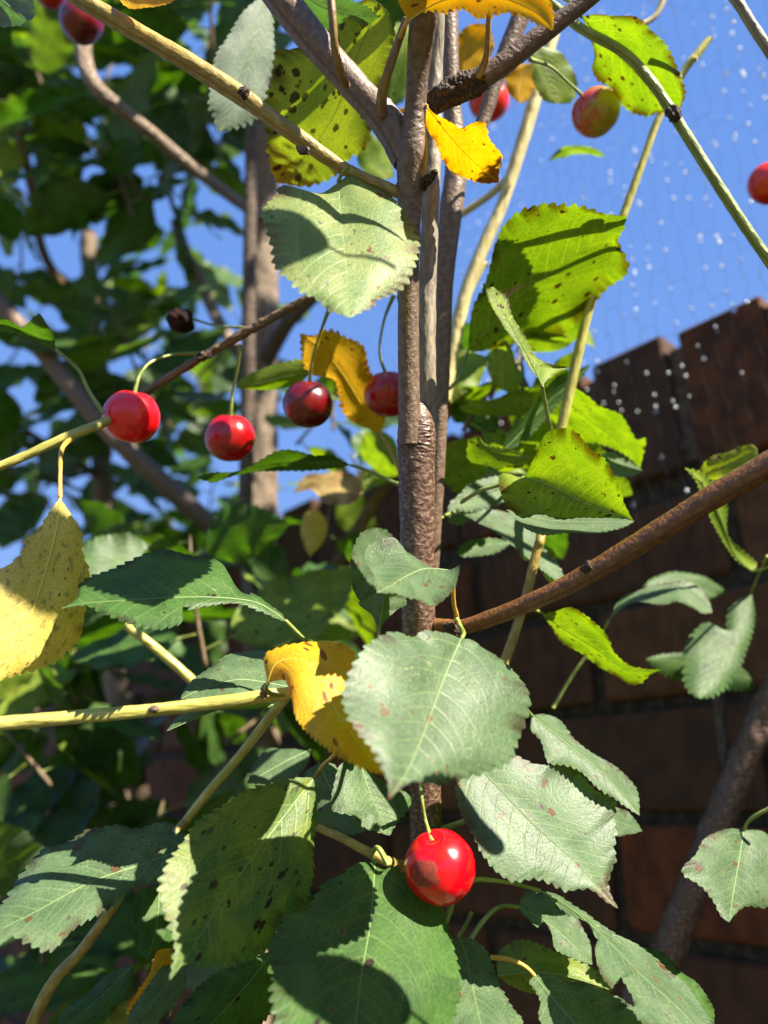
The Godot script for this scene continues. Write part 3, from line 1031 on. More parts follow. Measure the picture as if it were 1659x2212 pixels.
	limb(tree, "bud", [570, 1502, 8, 0.244, 571, 1490, 7, 0.241, 573, 1480, 5, 0.239], "bark_stem", 3, 0.2)
	limb(tree, "bud", [1448, 236, 13, 0.293, 1456, 248, 14, 0.292, 1462, 258, 10, 0.293], "bark_rough", 3, 0.15)
	limb(tree, "bud", [322, 1534, 6, 0.241, 334, 1532, 8, 0.2395, 342, 1531, 5, 0.24], "bark_stem", 3, 0.15)
	limb(tree, "bud", [428, 772, 10, 0.322, 440, 768, 10, 0.322, 456, 764, 8, 0.323], "bark_rough", 3, 0.2)

func build_leaves() -> void:
	var t10 := Vector2(498, 0)
	var t00 := Vector2(0, 0)
	var t20 := Vector2(995, 0)
	var t01 := Vector2(0, 597)
	var t11 := Vector2(498, 597)
	var t21 := Vector2(995, 597)
	var t02 := Vector2(0, 1128)
	var t12 := Vector2(498, 1128)
	var t22 := Vector2(995, 1128)
	var t03 := Vector2(0, 1548)
	var t13 := Vector2(498, 1548)
	var t23 := Vector2(995, 1548)
	# the broad leaf in the middle
	leaf("green0", t12, [1245, 630, 1150, 850, 1050, 1120, 960, 1330, 855, 1500], [1170, 600, 1040, 585, 1000, 612, 880, 585, 770, 640, 700, 710, 640, 830, 615, 920, 620, 1010, 680, 1130, 760, 1210, 810, 1300, 850, 1400], [1300, 635, 1370, 680, 1450, 720, 1510, 770, 1580, 880, 1610, 960, 1600, 1060, 1560, 1180, 1500, 1290, 1400, 1340, 1260, 1380, 1160, 1415, 1000, 1400, 930, 1430], [0.226, 0.196, -0.006, 0.012, -0.002], {teeth = 28, withered = 0.92, withered_tone = Color(0.9, 0.6, 0.7), stalk = [1260, 600, 1240, 560, 1220, 520], stalk_depth = 0.258, label = "broad grey green leaf with small rusty spots"})
	leaf("yellow0", t12, [200, 870, 250, 760, 380, 745, 480, 850, 560, 1000, 700, 1200, 830, 1360], [215, 865, 300, 860, 330, 970, 360, 1060, 480, 1190, 650, 1300, 760, 1345], [180, 740, 230, 690, 420, 640, 600, 660, 670, 725, 650, 790, 655, 900, 700, 1050, 760, 1180, 805, 1300], [0.23, 0.216, -0.004, 0.012, -0.004], {rim_share = 0.22, rib_mat = "rib_yellow", stalk = [190, 900, 230, 930, 310, 930], stalk_depth = 0.25, label = "curled yellow leaf with brown spots"})
	leaf("green1", t12, [1200, 262, 1060, 250, 960, 285, 870, 340, 790, 380], [1240, 235, 1225, 320, 1190, 390, 1100, 440, 1000, 420, 900, 385, 840, 385], [1070, 235, 960, 160, 900, 90, 820, 95, 740, 130, 730, 220, 780, 310], [0.244, 0.226, -0.016, 0.012, 0.004], {teeth = 18, stalk = [1205, 430, 1220, 500, 1222, 545], stalk_depth = 0.262, stalk_mat = "stalk_yellow"})
	leaf("green2", t12, [800, 580, 815, 500, 830, 385], [760, 500, 690, 440, 740, 410, 790, 385], [850, 520, 890, 480, 945, 450, 930, 400, 860, 385], [0.252, 0.246, 0.004, 0.008, 0.0], {stalk = [800, 620, 790, 700], stalk_depth = 0.265})
	leaf("green3", t12, [770, 430, 780, 250, 790, 30], [700, 430, 660, 350, 650, 200, 690, 80, 750, 35], [850, 380, 900, 250, 890, 100, 840, 45], [0.30, 0.292, -0.006, 0.004, 0.0])
	leaf("deep0", t02, [1540, 530, 1400, 440, 1230, 410, 1000, 405, 700, 420, 440, 440, 335, 465], [1520, 490, 1470, 455, 1390, 395, 1320, 385, 1270, 340, 1230, 270, 1180, 210, 1060, 175, 970, 160, 870, 155, 690, 210, 620, 240, 490, 300, 430, 350, 415, 410], [1530, 535, 1400, 480, 1280, 440, 1100, 455, 1040, 468, 975, 450, 990, 540, 900, 570, 780, 565, 650, 530, 540, 480, 470, 450], [0.252, 0.238, 0.02, -0.012, -0.004], {teeth = 30, stalk = [1600, 590, 1660, 650, 1760, 720], stalk_depth = 0.262, rim_share = 0.35, label = "dark green leaf with a bite out of its lower edge"})
	leaf("straw", t02, [325, -130, 300, 60, 210, 380, 100, 650, -20, 860], [270, -60, 200, 43, 140, 83, 125, 150, 60, 220, 0, 250, -90, 330, -130, 450, -120, 600, -80, 760], [345, -100, 400, -20, 440, 60, 450, 170, 485, 250, 480, 330, 455, 480, 440, 620, 400, 670, 260, 770, 100, 820], [0.252, 0.236, -0.006, 0.012, 0.0], {teeth = 22, rim = Color(0.7, 0.6, 0.5), rib_mat = "rib_yellow", rib = 0.0005, stalk = [325, -250, 330, -380, 360, -430, 400, -455], stalk_depth = 0.282, stalk_mat = "stalk_yellow", label = "large straw yellow leaf hanging from a brown stalk"})
	leaf("green1", t23, [90, 262, 150, 330, 400, 590, 600, 770, 720, 900, 850, 1035], [230, 215, 280, 200, 330, 215, 390, 250, 480, 262, 580, 240, 660, 310, 740, 400, 790, 430, 830, 480, 820, 560, 840, 620, 830, 700, 840, 750, 810, 840, 795, 900, 810, 960], [0, 300, -30, 400, 0, 530, 70, 640, 120, 740, 190, 840, 270, 890, 330, 880, 420, 870, 510, 910, 570, 940, 640, 930, 700, 930, 790, 1000], [0.262, 0.25, 0.014, -0.006, 0.0], {teeth = 28, withered = 0.87, withered_tone = Color(0.95, 0.45, 0.45), rib_mat = "rib_dark", rim_share = 0.42, rim = Color(0.7, 0.5, 0.52), stalk = [20, 200, -60, 150], stalk_depth = 0.25, label = "broad lit leaf with rust coloured tip beside the red cherry"})
	leaf("green2", t22, [385, 1045, 590, 1210, 760, 1350, 968, 1585], [450, 1035, 530, 1060, 580, 1130, 610, 1170, 720, 1250, 850, 1330, 920, 1390, 955, 1470], [380, 1120, 430, 1180, 470, 1290, 560, 1310, 650, 1350, 750, 1440, 850, 1505, 905, 1545], [0.29, 0.278, 0.014, -0.004, 0.0], {teeth = 24, stalk = [340, 1000, 280, 960], stalk_depth = 0.27})
	leaf("green3", t23, [780, 540, 880, 580, 982, 618], [830, 488, 910, 520, 950, 570], [800, 640, 850, 645, 905, 638], [0.292, 0.286, 0.008, -0.004, 0.0], {rim_share = 0.4})
	leaf("mottled", t03, [1695, 330, 1430, 670, 1200, 990, 1020, 1280, 918, 1420], [1600, 330, 1400, 370, 1300, 420, 1200, 480, 1100, 540, 1040, 600, 980, 700, 900, 800, 870, 890, 880, 1000, 920, 1130, 945, 1250], [1705, 420, 1715, 520, 1705, 600, 1690, 700, 1700, 800, 1690, 900, 1650, 1000, 1560, 1050, 1520, 1100, 1470, 1240, 1360, 1310, 1250, 1340, 1100, 1350, 1000, 1335], [0.252, 0.224, -0.006, 0.008, -0.003], {teeth = 30, rim_share = 0.2, stalk = [1740, 270, 1800, 215, 1860, 160], stalk_depth = 0.27, stalk_mat = "stalk_brown", label = "long yellowing leaf peppered with dark spots"})
	leaf("green3", t03, [1050, 690, 820, 780, 500, 890, 200, 1050, -20, 1160], [960, 590, 860, 570, 740, 600, 650, 590, 560, 605, 470, 612, 420, 640, 340, 680, 250, 710, 200, 760, 150, 820, 90, 880, 40, 980, -10, 1040], [950, 850, 860, 890, 800, 905, 740, 920, 650, 1000, 560, 1050, 480, 1100, 400, 1150, 290, 1250, 200, 1240, 130, 1210, 70, 1190, 0, 1230], [0.278, 0.242, 0.016, -0.01, 0.0], {teeth = 26, rim_share = 0.35, label = "lit green leaf reaching out past the corner"})
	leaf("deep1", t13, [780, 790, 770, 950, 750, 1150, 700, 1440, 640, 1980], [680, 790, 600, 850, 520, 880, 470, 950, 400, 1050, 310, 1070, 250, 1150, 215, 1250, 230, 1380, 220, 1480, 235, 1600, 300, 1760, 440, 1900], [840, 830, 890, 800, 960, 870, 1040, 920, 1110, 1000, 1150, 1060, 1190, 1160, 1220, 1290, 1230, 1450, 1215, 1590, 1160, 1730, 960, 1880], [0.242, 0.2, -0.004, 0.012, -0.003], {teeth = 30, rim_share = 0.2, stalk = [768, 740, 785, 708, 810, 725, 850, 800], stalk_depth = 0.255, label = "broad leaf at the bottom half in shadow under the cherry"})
	leaf("green1", t23, [-10, 1190, 20, 1260, 60, 1440, 110, 1660, 180, 1900], [-70, 1230, -80, 1400, -60, 1600, 0, 1800], [60, 1200, 130, 1250, 170, 1330, 200, 1420, 220, 1470, 280, 1560, 330, 1640, 330, 1780], [0.262, 0.225, -0.004, 0.006, 0.0], {teeth = 24, stalk = [20, 1140, 60, 1060], stalk_depth = 0.27})
	leaf("green2", t23, [400, 1400, 480, 1500, 560, 1590, 640, 1690, 800, 1900], [450, 1385, 560, 1420, 660, 1440, 740, 1470, 850, 1500, 900, 1550, 960, 1600, 1010, 1660, 980, 1800], [370, 1430, 400, 1480, 430, 1540, 420, 1600, 440, 1660, 540, 1800], [0.266, 0.232, 0.01, -0.006, 0.0], {teeth = 22, stalk = [350, 1350, 260, 1310, 160, 1300], stalk_depth = 0.275, stalk_mat = "stalk_yellow"})
	leaf("green0", t23, [430, 940, 600, 1040, 750, 1170, 900, 1320, 1000, 1420, 1200, 1600, 1420, 1860], [520, 960, 600, 1010, 680, 1060, 740, 1110, 850, 1180, 950, 1220, 1050, 1300, 1120, 1380, 1200, 1430, 1280, 1520, 1330, 1620, 1400, 1740], [500, 1000, 580, 1070, 640, 1092, 690, 1110, 720, 1180, 745, 1215, 722, 1250, 740, 1340, 780, 1430, 820, 1460, 860, 1410, 880, 1440, 930, 1520, 940, 1590, 1000, 1670, 1150, 1800], [0.272, 0.236, 0.016, -0.008, -0.006], {teeth = 30, stalk = [300, 905, 180, 885, 90, 880, 0, 900], stalk_depth = 0.275, label = "long narrow lit leaf drooping to the lower right"})
	leaf("deep0", t23, [960, 1240, 1150, 1420, 1370, 1660], [1060, 1250, 1120, 1300, 1190, 1370, 1270, 1440, 1330, 1500, 1365, 1590], [980, 1330, 1100, 1480, 1250, 1620], [0.285, 0.265, 0.01, 0.0, 0.0])
	leaf("green2", t23, [310, 1030, 420, 1080, 560, 1190, 712, 1340], [350, 940, 430, 945, 540, 1000, 620, 1080, 690, 1200], [340, 1070, 410, 1135, 450, 1105, 490, 1170, 510, 1250, 620, 1312], [0.29, 0.282, 0.01, -0.006, -0.004], {stalk = [240, 1022, 180, 1045, 110, 1120, 50, 1210], stalk_depth = 0.282})
	leaf("lime1", t23, [200, 1400, 400, 1380, 600, 1410, 820, 1480], [200, 1280, 270, 1220, 350, 1210, 450, 1240, 550, 1290, 680, 1340, 760, 1380, 840, 1400], [260, 1450, 400, 1500, 600, 1540, 740, 1530], [0.296, 0.284, 0.018, -0.006, 0.0])
	leaf("green3", t23, [1530, 612, 1490, 850, 1465, 1000, 1450, 1110], [1440, 605, 1330, 650, 1270, 740, 1200, 825, 1290, 910, 1370, 1000, 1410, 1080], [1640, 620, 1720, 700, 1740, 850, 1700, 980, 1650, 1030, 1550, 1020, 1490, 1060], [0.30, 0.28, -0.008, 0.014, 0.0], {teeth = 20, stalk = [1560, 560, 1660, 500, 1760, 470], stalk_depth = 0.3, label = "lit leaf with barred shadows at the right edge"})
	# leaves seen from below with the sun behind them
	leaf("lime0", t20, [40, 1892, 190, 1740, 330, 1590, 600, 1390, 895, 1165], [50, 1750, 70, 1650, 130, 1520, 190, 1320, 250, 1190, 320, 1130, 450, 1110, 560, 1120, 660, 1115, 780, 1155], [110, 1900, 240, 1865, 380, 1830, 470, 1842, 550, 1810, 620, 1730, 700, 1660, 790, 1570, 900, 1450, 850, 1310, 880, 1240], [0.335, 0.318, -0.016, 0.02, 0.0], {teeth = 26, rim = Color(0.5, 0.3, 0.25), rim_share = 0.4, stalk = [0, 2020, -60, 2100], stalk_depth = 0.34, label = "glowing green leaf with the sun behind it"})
	leaf("lime1", t21, [440, 592, 385, 470, 290, 300, 205, 150, 175, 55], [425, 560, 370, 490, 320, 390, 290, 350, 230, 265, 185, 195, 150, 120, 140, 70], [480, 555, 540, 515, 585, 490, 490, 480, 420, 440, 385, 385, 330, 300, 285, 220, 265, 150, 245, 105], [0.268, 0.262, -0.006, 0.012, 0.0], {teeth = 26, tilt = 0.3, yaw = 0.3, rim = Color(0.35, 0.16, 0.12), rim_share = 0.5, stalk = [455, 680, 480, 800, 492, 850], stalk_depth = 0.34})
	leaf("dry", t21, [235, 110, 262, 85, 300, 62, 350, 48], [240, 90, 270, 66, 320, 48], [262, 112, 300, 78, 335, 60], [0.312, 0.306, 0.004, -0.003, 0.0], {teeth = 10, rib = 0.0001})
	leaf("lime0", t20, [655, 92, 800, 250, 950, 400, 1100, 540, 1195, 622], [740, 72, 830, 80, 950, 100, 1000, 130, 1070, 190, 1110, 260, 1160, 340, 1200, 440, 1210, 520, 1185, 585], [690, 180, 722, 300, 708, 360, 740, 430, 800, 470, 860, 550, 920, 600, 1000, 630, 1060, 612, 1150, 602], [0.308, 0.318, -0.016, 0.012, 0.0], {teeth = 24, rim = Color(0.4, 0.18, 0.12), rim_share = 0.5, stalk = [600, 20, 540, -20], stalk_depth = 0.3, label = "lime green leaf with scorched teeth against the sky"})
	leaf("yellow1", t10, [1060, 575, 1180, 730, 1300, 860, 1448, 985], [1110, 620, 1180, 652, 1250, 690, 1300, 665, 1370, 668, 1400, 740, 1430, 800, 1465, 850, 1450, 930], [1055, 680, 1100, 760, 1140, 850, 1210, 940, 1300, 970, 1370, 990], [0.262, 0.258, -0.014, 0.01, 0.0], {teeth = 17, withered = 0.82, withered_tone = Color(0.05, 0.035, 0.1), rib_mat = "rib_yellow", rim = Color(0.3, 0.18, 0.14), rim_share = 0.3, stalk = [1030, 560, 960, 585, 880, 615], stalk_depth = 0.268, stalk_mat = "stalk_yellow", label = "bright yellow leaf with a blackened tip by the fork"})
	leaf("pale", t10, [580, 985, 600, 1200, 630, 1450, 645, 1715], [500, 1040, 440, 1045, 380, 1030, 280, 990, 240, 1060, 200, 1095, 170, 1170, 200, 1260, 230, 1350, 240, 1430, 330, 1530, 390, 1580, 460, 1605, 530, 1670, 600, 1700], [640, 950, 700, 940, 760, 980, 840, 1020, 900, 1110, 940, 1170, 1000, 1230, 1022, 1300, 1000, 1400, 950, 1530, 870, 1580, 790, 1620, 760, 1660, 700, 1690], [0.249, 0.226, -0.004, 0.012, -0.002], {teeth = 28, rim_share = 0.4, stalk = [600, 940, 640, 900], stalk_depth = 0.256, label = "pale green leaf half in shade hanging before the stem"})
	leaf("spotted", t10, [810, 20, 700, 260, 570, 600, 400, 850, 250, 985], [720, -10, 600, 120, 450, 200, 330, 262, 260, 262, 222, 430, 190, 560, 205, 760, 215, 900], [880, 100, 888, 200, 850, 330, 800, 480, 765, 640, 735, 780, 650, 850, 560, 945, 480, 985, 380, 1005], [0.292, 0.305, -0.01, 0.01, 0.0], {teeth = 26, withered = 0.86, withered_tone = Color(0.22, 0.12, 0.16), rim = Color(0.35, 0.25, 0.24), rim_share = 0.45, label = "yellow green leaf covered in dark spots behind the branches"})
	leaf("grey", t10, [370, -40, 500, 40, 640, 80, 802, 92], [420, -60, 560, -40, 640, -4, 740, 40], [395, 50, 450, 130, 520, 180, 600, 182, 700, 160], [0.284, 0.276, -0.008, 0.012, 0.0], {teeth = 18})
	leaf("grey", t00, [1430, -30, 1400, 180, 1330, 400, 1250, 600, 1180, 710], [1370, 10, 1300, 80, 1230, 200, 1180, 270, 1150, 350, 1140, 450, 1128, 560, 1155, 620, 1165, 680], [1470, 60, 1480, 200, 1482, 300, 1455, 450, 1430, 560, 1390, 640, 1280, 690], [0.33, 0.335, -0.006, 0.008, 0.0], {teeth = 22, rim_share = 0.15, label = "grey green underside of a hanging leaf"})
	leaf("yellow0", t10, [960, 112, 1150, 0, 1400, -30, 1640, 60, 1742, 162], [905, 10, 900, -60, 1000, -170, 1300, -220, 1600, -120, 1730, 20], [1000, 82, 1080, 60, 1150, 72, 1250, 50, 1330, 100, 1390, 90, 1500, 68, 1600, 98, 1660, 132], [0.24, 0.23, 0.0, 0.0, 0.0], {teeth = 22, tilt = -0.4, yaw = 0.1, rib_mat = "rib_yellow", rim_share = 0.15, stalk = [940, 140, 915, 200], stalk_depth = 0.245, stalk_mat = "stalk_yellow", label = "yellow leaf crossing the top edge"})
	leaf("gold", t00, [640, -20, 780, -10, 960, -10], [660, -90, 800, -120, 920, -70], [662, 22, 710, 46, 800, 40, 900, 22], [0.25, 0.24, 0.01, -0.006, 0.0], {rim_share = 0.1, rib_mat = "rib_yellow"})
	leaf("grey", t00, [-60, -60, 60, 40, 150, 110], [60, -40, 150, -20, 182, 20, 182, 90], [-80, 60, 0, 140, 60, 142, 120, 132], [0.25, 0.245, -0.004, 0.01, 0.0], {rim_share = 0.1})
	# middle distance
	leaf("gold", t11, [810, 850, 700, 680, 600, 520, 500, 400, 378, 308], [740, 822, 650, 780, 600, 720, 590, 650, 560, 560, 470, 540, 425, 520, 390, 440], [835, 780, 838, 700, 790, 590, 742, 480, 725, 390, 680, 352, 620, 330, 540, 292, 450, 320], [0.36, 0.345, -0.012, 0.01, 0.0], {teeth = 22, rib_mat = "rib_yellow", rim = Color(0.45, 0.3, 0.1), rim_share = 0.3, stalk = [850, 920, 890, 1000, 930, 1100], stalk_depth = 0.35, stalk_mat = "stalk_yellow", label = "dull yellow leaf behind the dark cherries"})
	leaf("lime0", t11, [430, 520, 300, 540, 160, 575, 28, 600], [400, 448, 300, 460, 200, 490, 80, 540], [390, 565, 300, 600, 200, 612, 100, 610], [0.36, 0.35, 0.004, 0.006, 0.0], {rim_share = 0.1})
	leaf("deep1", t11, [650, 1020, 450, 1005, 200, 1015, 0, 1060, -195, 1082], [560, 968, 460, 968, 350, 938, 250, 948, 100, 1028, 20, 1056, -80, 1060], [550, 1038, 350, 1052, 150, 1052, 0, 1082, -100, 1112], [0.33, 0.32, -0.012, 0.012, 0.0], {teeth = 22, stalk = [740, 1048, 880, 1112, 960, 1140], stalk_depth = 0.3})
	leaf("dry", t11, [340, 1172, 450, 1110, 600, 1090, 720, 1160], [400, 1078, 500, 1066, 600, 1048, 690, 1085], [440, 1155, 500, 1220, 580, 1235, 660, 1220], [0.46, 0.44, 0.01, -0.012, 0.0], {teeth = 14})
	leaf("straw", t11, [440, 1255, 455, 1380, 432, 1512], [395, 1290, 378, 1370, 395, 1450], [480, 1270, 520, 1340, 500, 1430], [0.46, 0.45, 0.0, 0.008, 0.0])
	leaf("lime1", t21, [345, 1085, 500, 1140, 700, 1240, 930, 1315], [395, 980, 455, 850, 560, 828, 640, 850, 700, 930, 780, 1000, 832, 1090, 860, 1160, 888, 1240], [240, 1070, 200, 1092, 225, 1180, 270, 1262, 330, 1310, 430, 1278, 540, 1312, 640, 1306, 780, 1302], [0.292, 0.278, -0.008, -0.024, 0.0], {teeth = 26, rim = Color(0.4, 0.2, 0.2), rim_share = 0.45, rib = 0.0005, stalk = [200, 1130, 100, 1160, 0, 1220], stalk_depth = 0.3, label = "folded leaf with one glowing half and one dark half"})
	leaf("green0", t21, [250, 1262, 500, 1320, 940, 1322], [400, 1285, 600, 1285, 800, 1290], [300, 1315, 360, 1372, 430, 1396, 550, 1386, 700, 1386, 850, 1366], [0.298, 0.29, 0.012, -0.008, 0.0], {rim_share = 0.3})
	leaf("green1", t21, [-20, 1268, 150, 1320, 330, 1430, 570, 1655], [70, 1262, 200, 1262, 330, 1308, 420, 1400, 455, 1480, 530, 1560], [50, 1305, 150, 1362, 250, 1425, 350, 1515, 430, 1575, 510, 1640], [0.33, 0.315, 0.006, -0.008, 0.0], {teeth = 24, rim_share = 0.2, stalk = [-100, 1300, -180, 1370], stalk_depth = 0.3})
	leaf("lime0", t21, [560, 660, 700, 780, 850, 890, 968, 1038], [600, 598, 680, 648, 740, 690, 850, 742, 900, 800, 950, 880, 998, 880], [560, 740, 600, 810, 700, 880, 800, 920, 900, 970], [0.37, 0.36, -0.01, 0.012, 0.0], {rim_share = 0.2})
	leaf("lime1", t21, [385, 685, 280, 690, 158, 700], [360, 640, 280, 620, 220, 648], [340, 748, 250, 748, 190, 720], [0.4, 0.39, -0.006, 0.008, 0.0])
	leaf("deep0", t21, [225, 945, 330, 840, 450, 700, 580, 590, 702, 474], [250, 860, 300, 795, 380, 715, 470, 590, 560, 520, 640, 500], [330, 905, 440, 795, 520, 700, 600, 605, 660, 540], [0.36, 0.35, -0.012, 0.006, 0.0], {rim_share = 0.2})
	leaf("lime0", t22, [430, 485, 560, 580, 740, 690, 900, 800, 1082, 797], [500, 478, 590, 464, 680, 500, 740, 560, 790, 620, 830, 700, 900, 768, 980, 790], [490, 570, 540, 640, 640, 705, 740, 772, 840, 832, 900, 872, 960, 870, 1015, 830], [0.31, 0.3, -0.008, 0.012, 0.0], {teeth = 22, rim = Color(0.4, 0.25, 0.2), rim_share = 0.4, stalk = [410, 478, 380, 460], stalk_depth = 0.26, label = "small glowing leaf hanging under the brown branch"})
	leaf("green0", t22, [800, 530, 880, 440, 1000, 390, 1200, 370, 1360, 488], [860, 412, 950, 368, 1050, 333, 1200, 318, 1285, 350, 1335, 412], [900, 445, 1000, 434, 1100, 448, 1180, 430, 1250, 460, 1305, 495], [0.36, 0.35, 0.008, -0.012, 0.0], {rim = Color(0.5, 0.35, 0.25), rim_share = 0.45, stalk = [740, 640, 620, 800, 500, 1000], stalk_depth = 0.36})
	leaf("deep1", t22, [1570, 380, 1480, 600, 1380, 800, 1285, 950], [1450, 470, 1430, 600, 1330, 540, 1225, 640, 1205, 780, 1222, 900], [1590, 500, 1562, 640, 1500, 800, 1430, 900, 1350, 945], [0.39, 0.385, 0.006, 0.0, 0.0], {rim_share = 0.1, stalk = [1620, 260, 1660, 180], stalk_depth = 0.37})
	leaf("deep0", t22, [1380, 400, 1180, 310, 980, 360], [1420, 360, 1300, 290, 1150, 270, 1040, 300], [1300, 430, 1150, 420, 1040, 400], [0.41, 0.4, 0.006, 0.0, 0.0], {rim_share = 0.1})
	leaf("deep0", t22, [1580, 850, 1300, 760, 1000, 740], [1500, 780, 1300, 710, 1100, 715], [1560, 910, 1300, 890, 1100, 820], [0.42, 0.41, 0.0, 0.006, 0.0], {rim_share = 0.1})
	leaf("lime1", t21, [1575, 1592, 1480, 1500, 1400, 1300, 1310, 1130, 1210, 1035], [1500, 1540, 1430, 1450, 1368, 1340, 1310, 1210, 1275, 1110], [1600, 1545, 1510, 1470, 1445, 1400, 1440, 1250, 1400, 1150, 1300, 1060], [0.36, 0.34, -0.006, 0.01, 0.0], {rim_share = 0.15, stalk = [1640, 1580, 1760, 1520], stalk_depth = 0.34})
	leaf("spotted", t21, [1600, 930, 1450, 1010, 1290, 1075], [1560, 905, 1450, 945, 1340, 980, 1305, 1030], [1600, 980, 1540, 1030, 1440, 1105, 1350, 1095], [0.35, 0.34, -0.006, 0.008, 0.0])
	leaf("green0", t21, [760, 960, 850, 1010, 985, 1050], [820, 950, 900, 990, 960, 1030], [780, 1040, 850, 1082, 940, 1075], [0.36, 0.35, 0.006, 0.004, 0.0])
	leaf("lime1", t20, [400, 240, 450, 380, 520, 560], [380, 330, 395, 450, 450, 540], [480, 260, 560, 300, 622, 420, 632, 480, 590, 552], [0.38, 0.37, -0.008, 0.008, 0.0], {rim_share = 0.2})
	leaf("gold", t20, [150, 130, 60, 220, 20, 420], [60, 130, -20, 200, -40, 330], [180, 220, 160, 320, 100, 400], [0.37, 0.36, -0.006, 0.01, 0.0], {rim_share = 0.15})
	leaf("gold", t20, [390, 340, 340, 420, 320, 560], [300, 350, 240, 420, 260, 500], [420, 400, 400, 480, 360, 540], [0.39, 0.38, -0.006, 0.01, 0.0], {rim_share = 0.15})
	leaf("lime0", t20, [470, 870, 600, 800, 790, 850], [540, 800, 620, 786, 720, 800], [560, 850, 640, 830, 720, 840], [0.42, 0.41, 0.0, 0.008, 0.0])
	leaf("lime1", t10, [900, 120, 930, 300, 850, 590], [860, 200, 830, 380, 820, 520], [985, 160, 985, 350, 950, 520], [0.4, 0.39, -0.008, 0.01, 0.0])
	leaf("lime0", t10, [740, 700, 760, 850, 840, 970], [680, 760, 690, 880, 760, 960], [820, 780, 870, 880, 880, 950], [0.4, 0.4, -0.008, 0.01, 0.0])
	# the cluster right of the trunk
	leaf("lime1", t21, [370, 975, 220, 960, 40, 880], [300, 940, 200, 925, 130, 900, 95, 855], [330, 1030, 220, 1030, 120, 1020, 40, 985], [0.315, 0.305, 0.0, 0.0, 0.0], {rim = Color(0.4, 0.25, 0.2), rim_share = 0.4})
	leaf("lime0", t11, [1400, 1055, 1260, 1030, 1105, 985], [1340, 960, 1280, 880, 1180, 900, 1120, 940], [1330, 1120, 1250, 1185, 1160, 1110, 1115, 1050], [0.37, 0.36, 0.0, 0.0, 0.0], {rim_share = 0.2})
	leaf("lime1", t11, [1235, 705, 1420, 695, 1640, 678], [1300, 680, 1450, 655, 1560, 622], [1300, 745, 1480, 755, 1600, 738], [0.385, 0.38, 0.0, 0.0, 0.0], {rim_share = 0.35})
	leaf("deep0", t21, [275, 1440, 130, 1450, -20, 1500], [180, 1415, 60, 1425, 0, 1460], [200, 1490, 100, 1510, 20, 1515], [0.36, 0.35, 0.0, 0.0, 0.0], {rim_share = 0.15})
	leaf("deep1", t21, [330, 1120, 160, 1180, -40, 1250], [240, 1080, 100, 1100, 10, 1160], [260, 1200, 120, 1260, 20, 1270], [0.345, 0.335, 0.0, 0.0, 0.0], {rim_share = 0.15})
	leaf("green3", t11, [1490, 1120, 1340, 1200, 1180, 1330], [1380, 1090, 1260, 1150, 1180, 1240], [1440, 1210, 1330, 1290, 1240, 1340], [0.36, 0.35, 0.0, 0.0, 0.0], {rim_share = 0.15})
	# around the left side
	leaf("deep0", t01, [300, 395, 180, 330, 60, 270, -70, 250], [290, 320, 250, 245, 210, 208, 170, 235, 120, 275, 60, 245, 0, 225], [200, 362, 100, 325, 0, 292], [0.29, 0.28, -0.016, 0.004, 0.0], {stalk = [420, 500, 480, 620, 560, 740], stalk_depth = 0.29})
	leaf("green2", t02, [1560, 890, 1300, 850, 1100, 900, 975, 955], [1500, 760, 1420, 700, 1290, 700, 1180, 750, 1080, 820, 1000, 900], [1450, 950, 1280, 985, 1100, 965], [0.272, 0.26, 0.016, -0.01, 0.0], {teeth = 22, rim_share = 0.2})
	leaf("green0", t02, [1500, 985, 1200, 1010, 895, 1130], [1350, 960, 1100, 985, 980, 1040], [1400, 1005, 1150, 1020, 1000, 1080], [0.268, 0.258, 0.01, -0.004, 0.0], {rim_share = 0.2})
	leaf("deep0", t13, [700, 250, 760, 430, 860, 642], [600, 250, 550, 400, 560, 510, 690, 540, 725, 600], [830, 350, 960, 420, 970, 480, 900, 570], [0.268, 0.262, -0.004, 0.004, 0.0], {rim_share = 0.25})
	leaf("green3", t13, [480, 250, 560, 420, 722, 620], [390, 320, 430, 480, 480, 580, 600, 640], [560, 260, 640, 400, 720, 540], [0.284, 0.272, 0.004, 0.006, 0.0], {rim_share = 0.15})
	leaf("green0", t13, [430, 180, 300, 240, 90, 360], [400, 180, 250, 170, 170, 195, 120, 280], [420, 240, 390, 290, 330, 345, 200, 360], [0.31, 0.3, 0.012, -0.004, 0.0], {rim_share = 0.1})
	leaf("deep1", t03, [1490, 1250, 1350, 1430, 1200, 1600, 1000, 1820], [1380, 1300, 1180, 1380, 1050, 1480, 960, 1600, 920, 1720], [1480, 1380, 1480, 1560, 1350, 1720, 1150, 1820], [0.262, 0.24, 0.0, 0.006, 0.0], {teeth = 24})
	leaf("deep0", t03, [860, 900, 850, 1100, 800, 1320], [740, 950, 720, 1100, 740, 1240], [920, 1000, 940, 1150, 900, 1270], [0.29, 0.28, 0.0, 0.006, 0.0])
	leaf("gold", t03, [930, 1250, 860, 1320, 700, 1640], [850, 1270, 800, 1400, 690, 1560], [930, 1320, 850, 1420, 760, 1580], [0.28, 0.27, 0.0, 0.006, 0.0])
	leaf("green3", t03, [1000, 1340, 860, 1500, 700, 1700], [880, 1350, 780, 1480, 700, 1600], [1000, 1450, 930, 1580, 820, 1700], [0.266, 0.25, 0.004, 0.0, 0.0])
	leaf("deep1", t03, [720, 1340, 560, 1500, 300, 1720], [600, 1380, 460, 1500, 330, 1600], [700, 1450, 600, 1600, 460, 1720], [0.275, 0.262, 0.01, -0.004, 0.0])

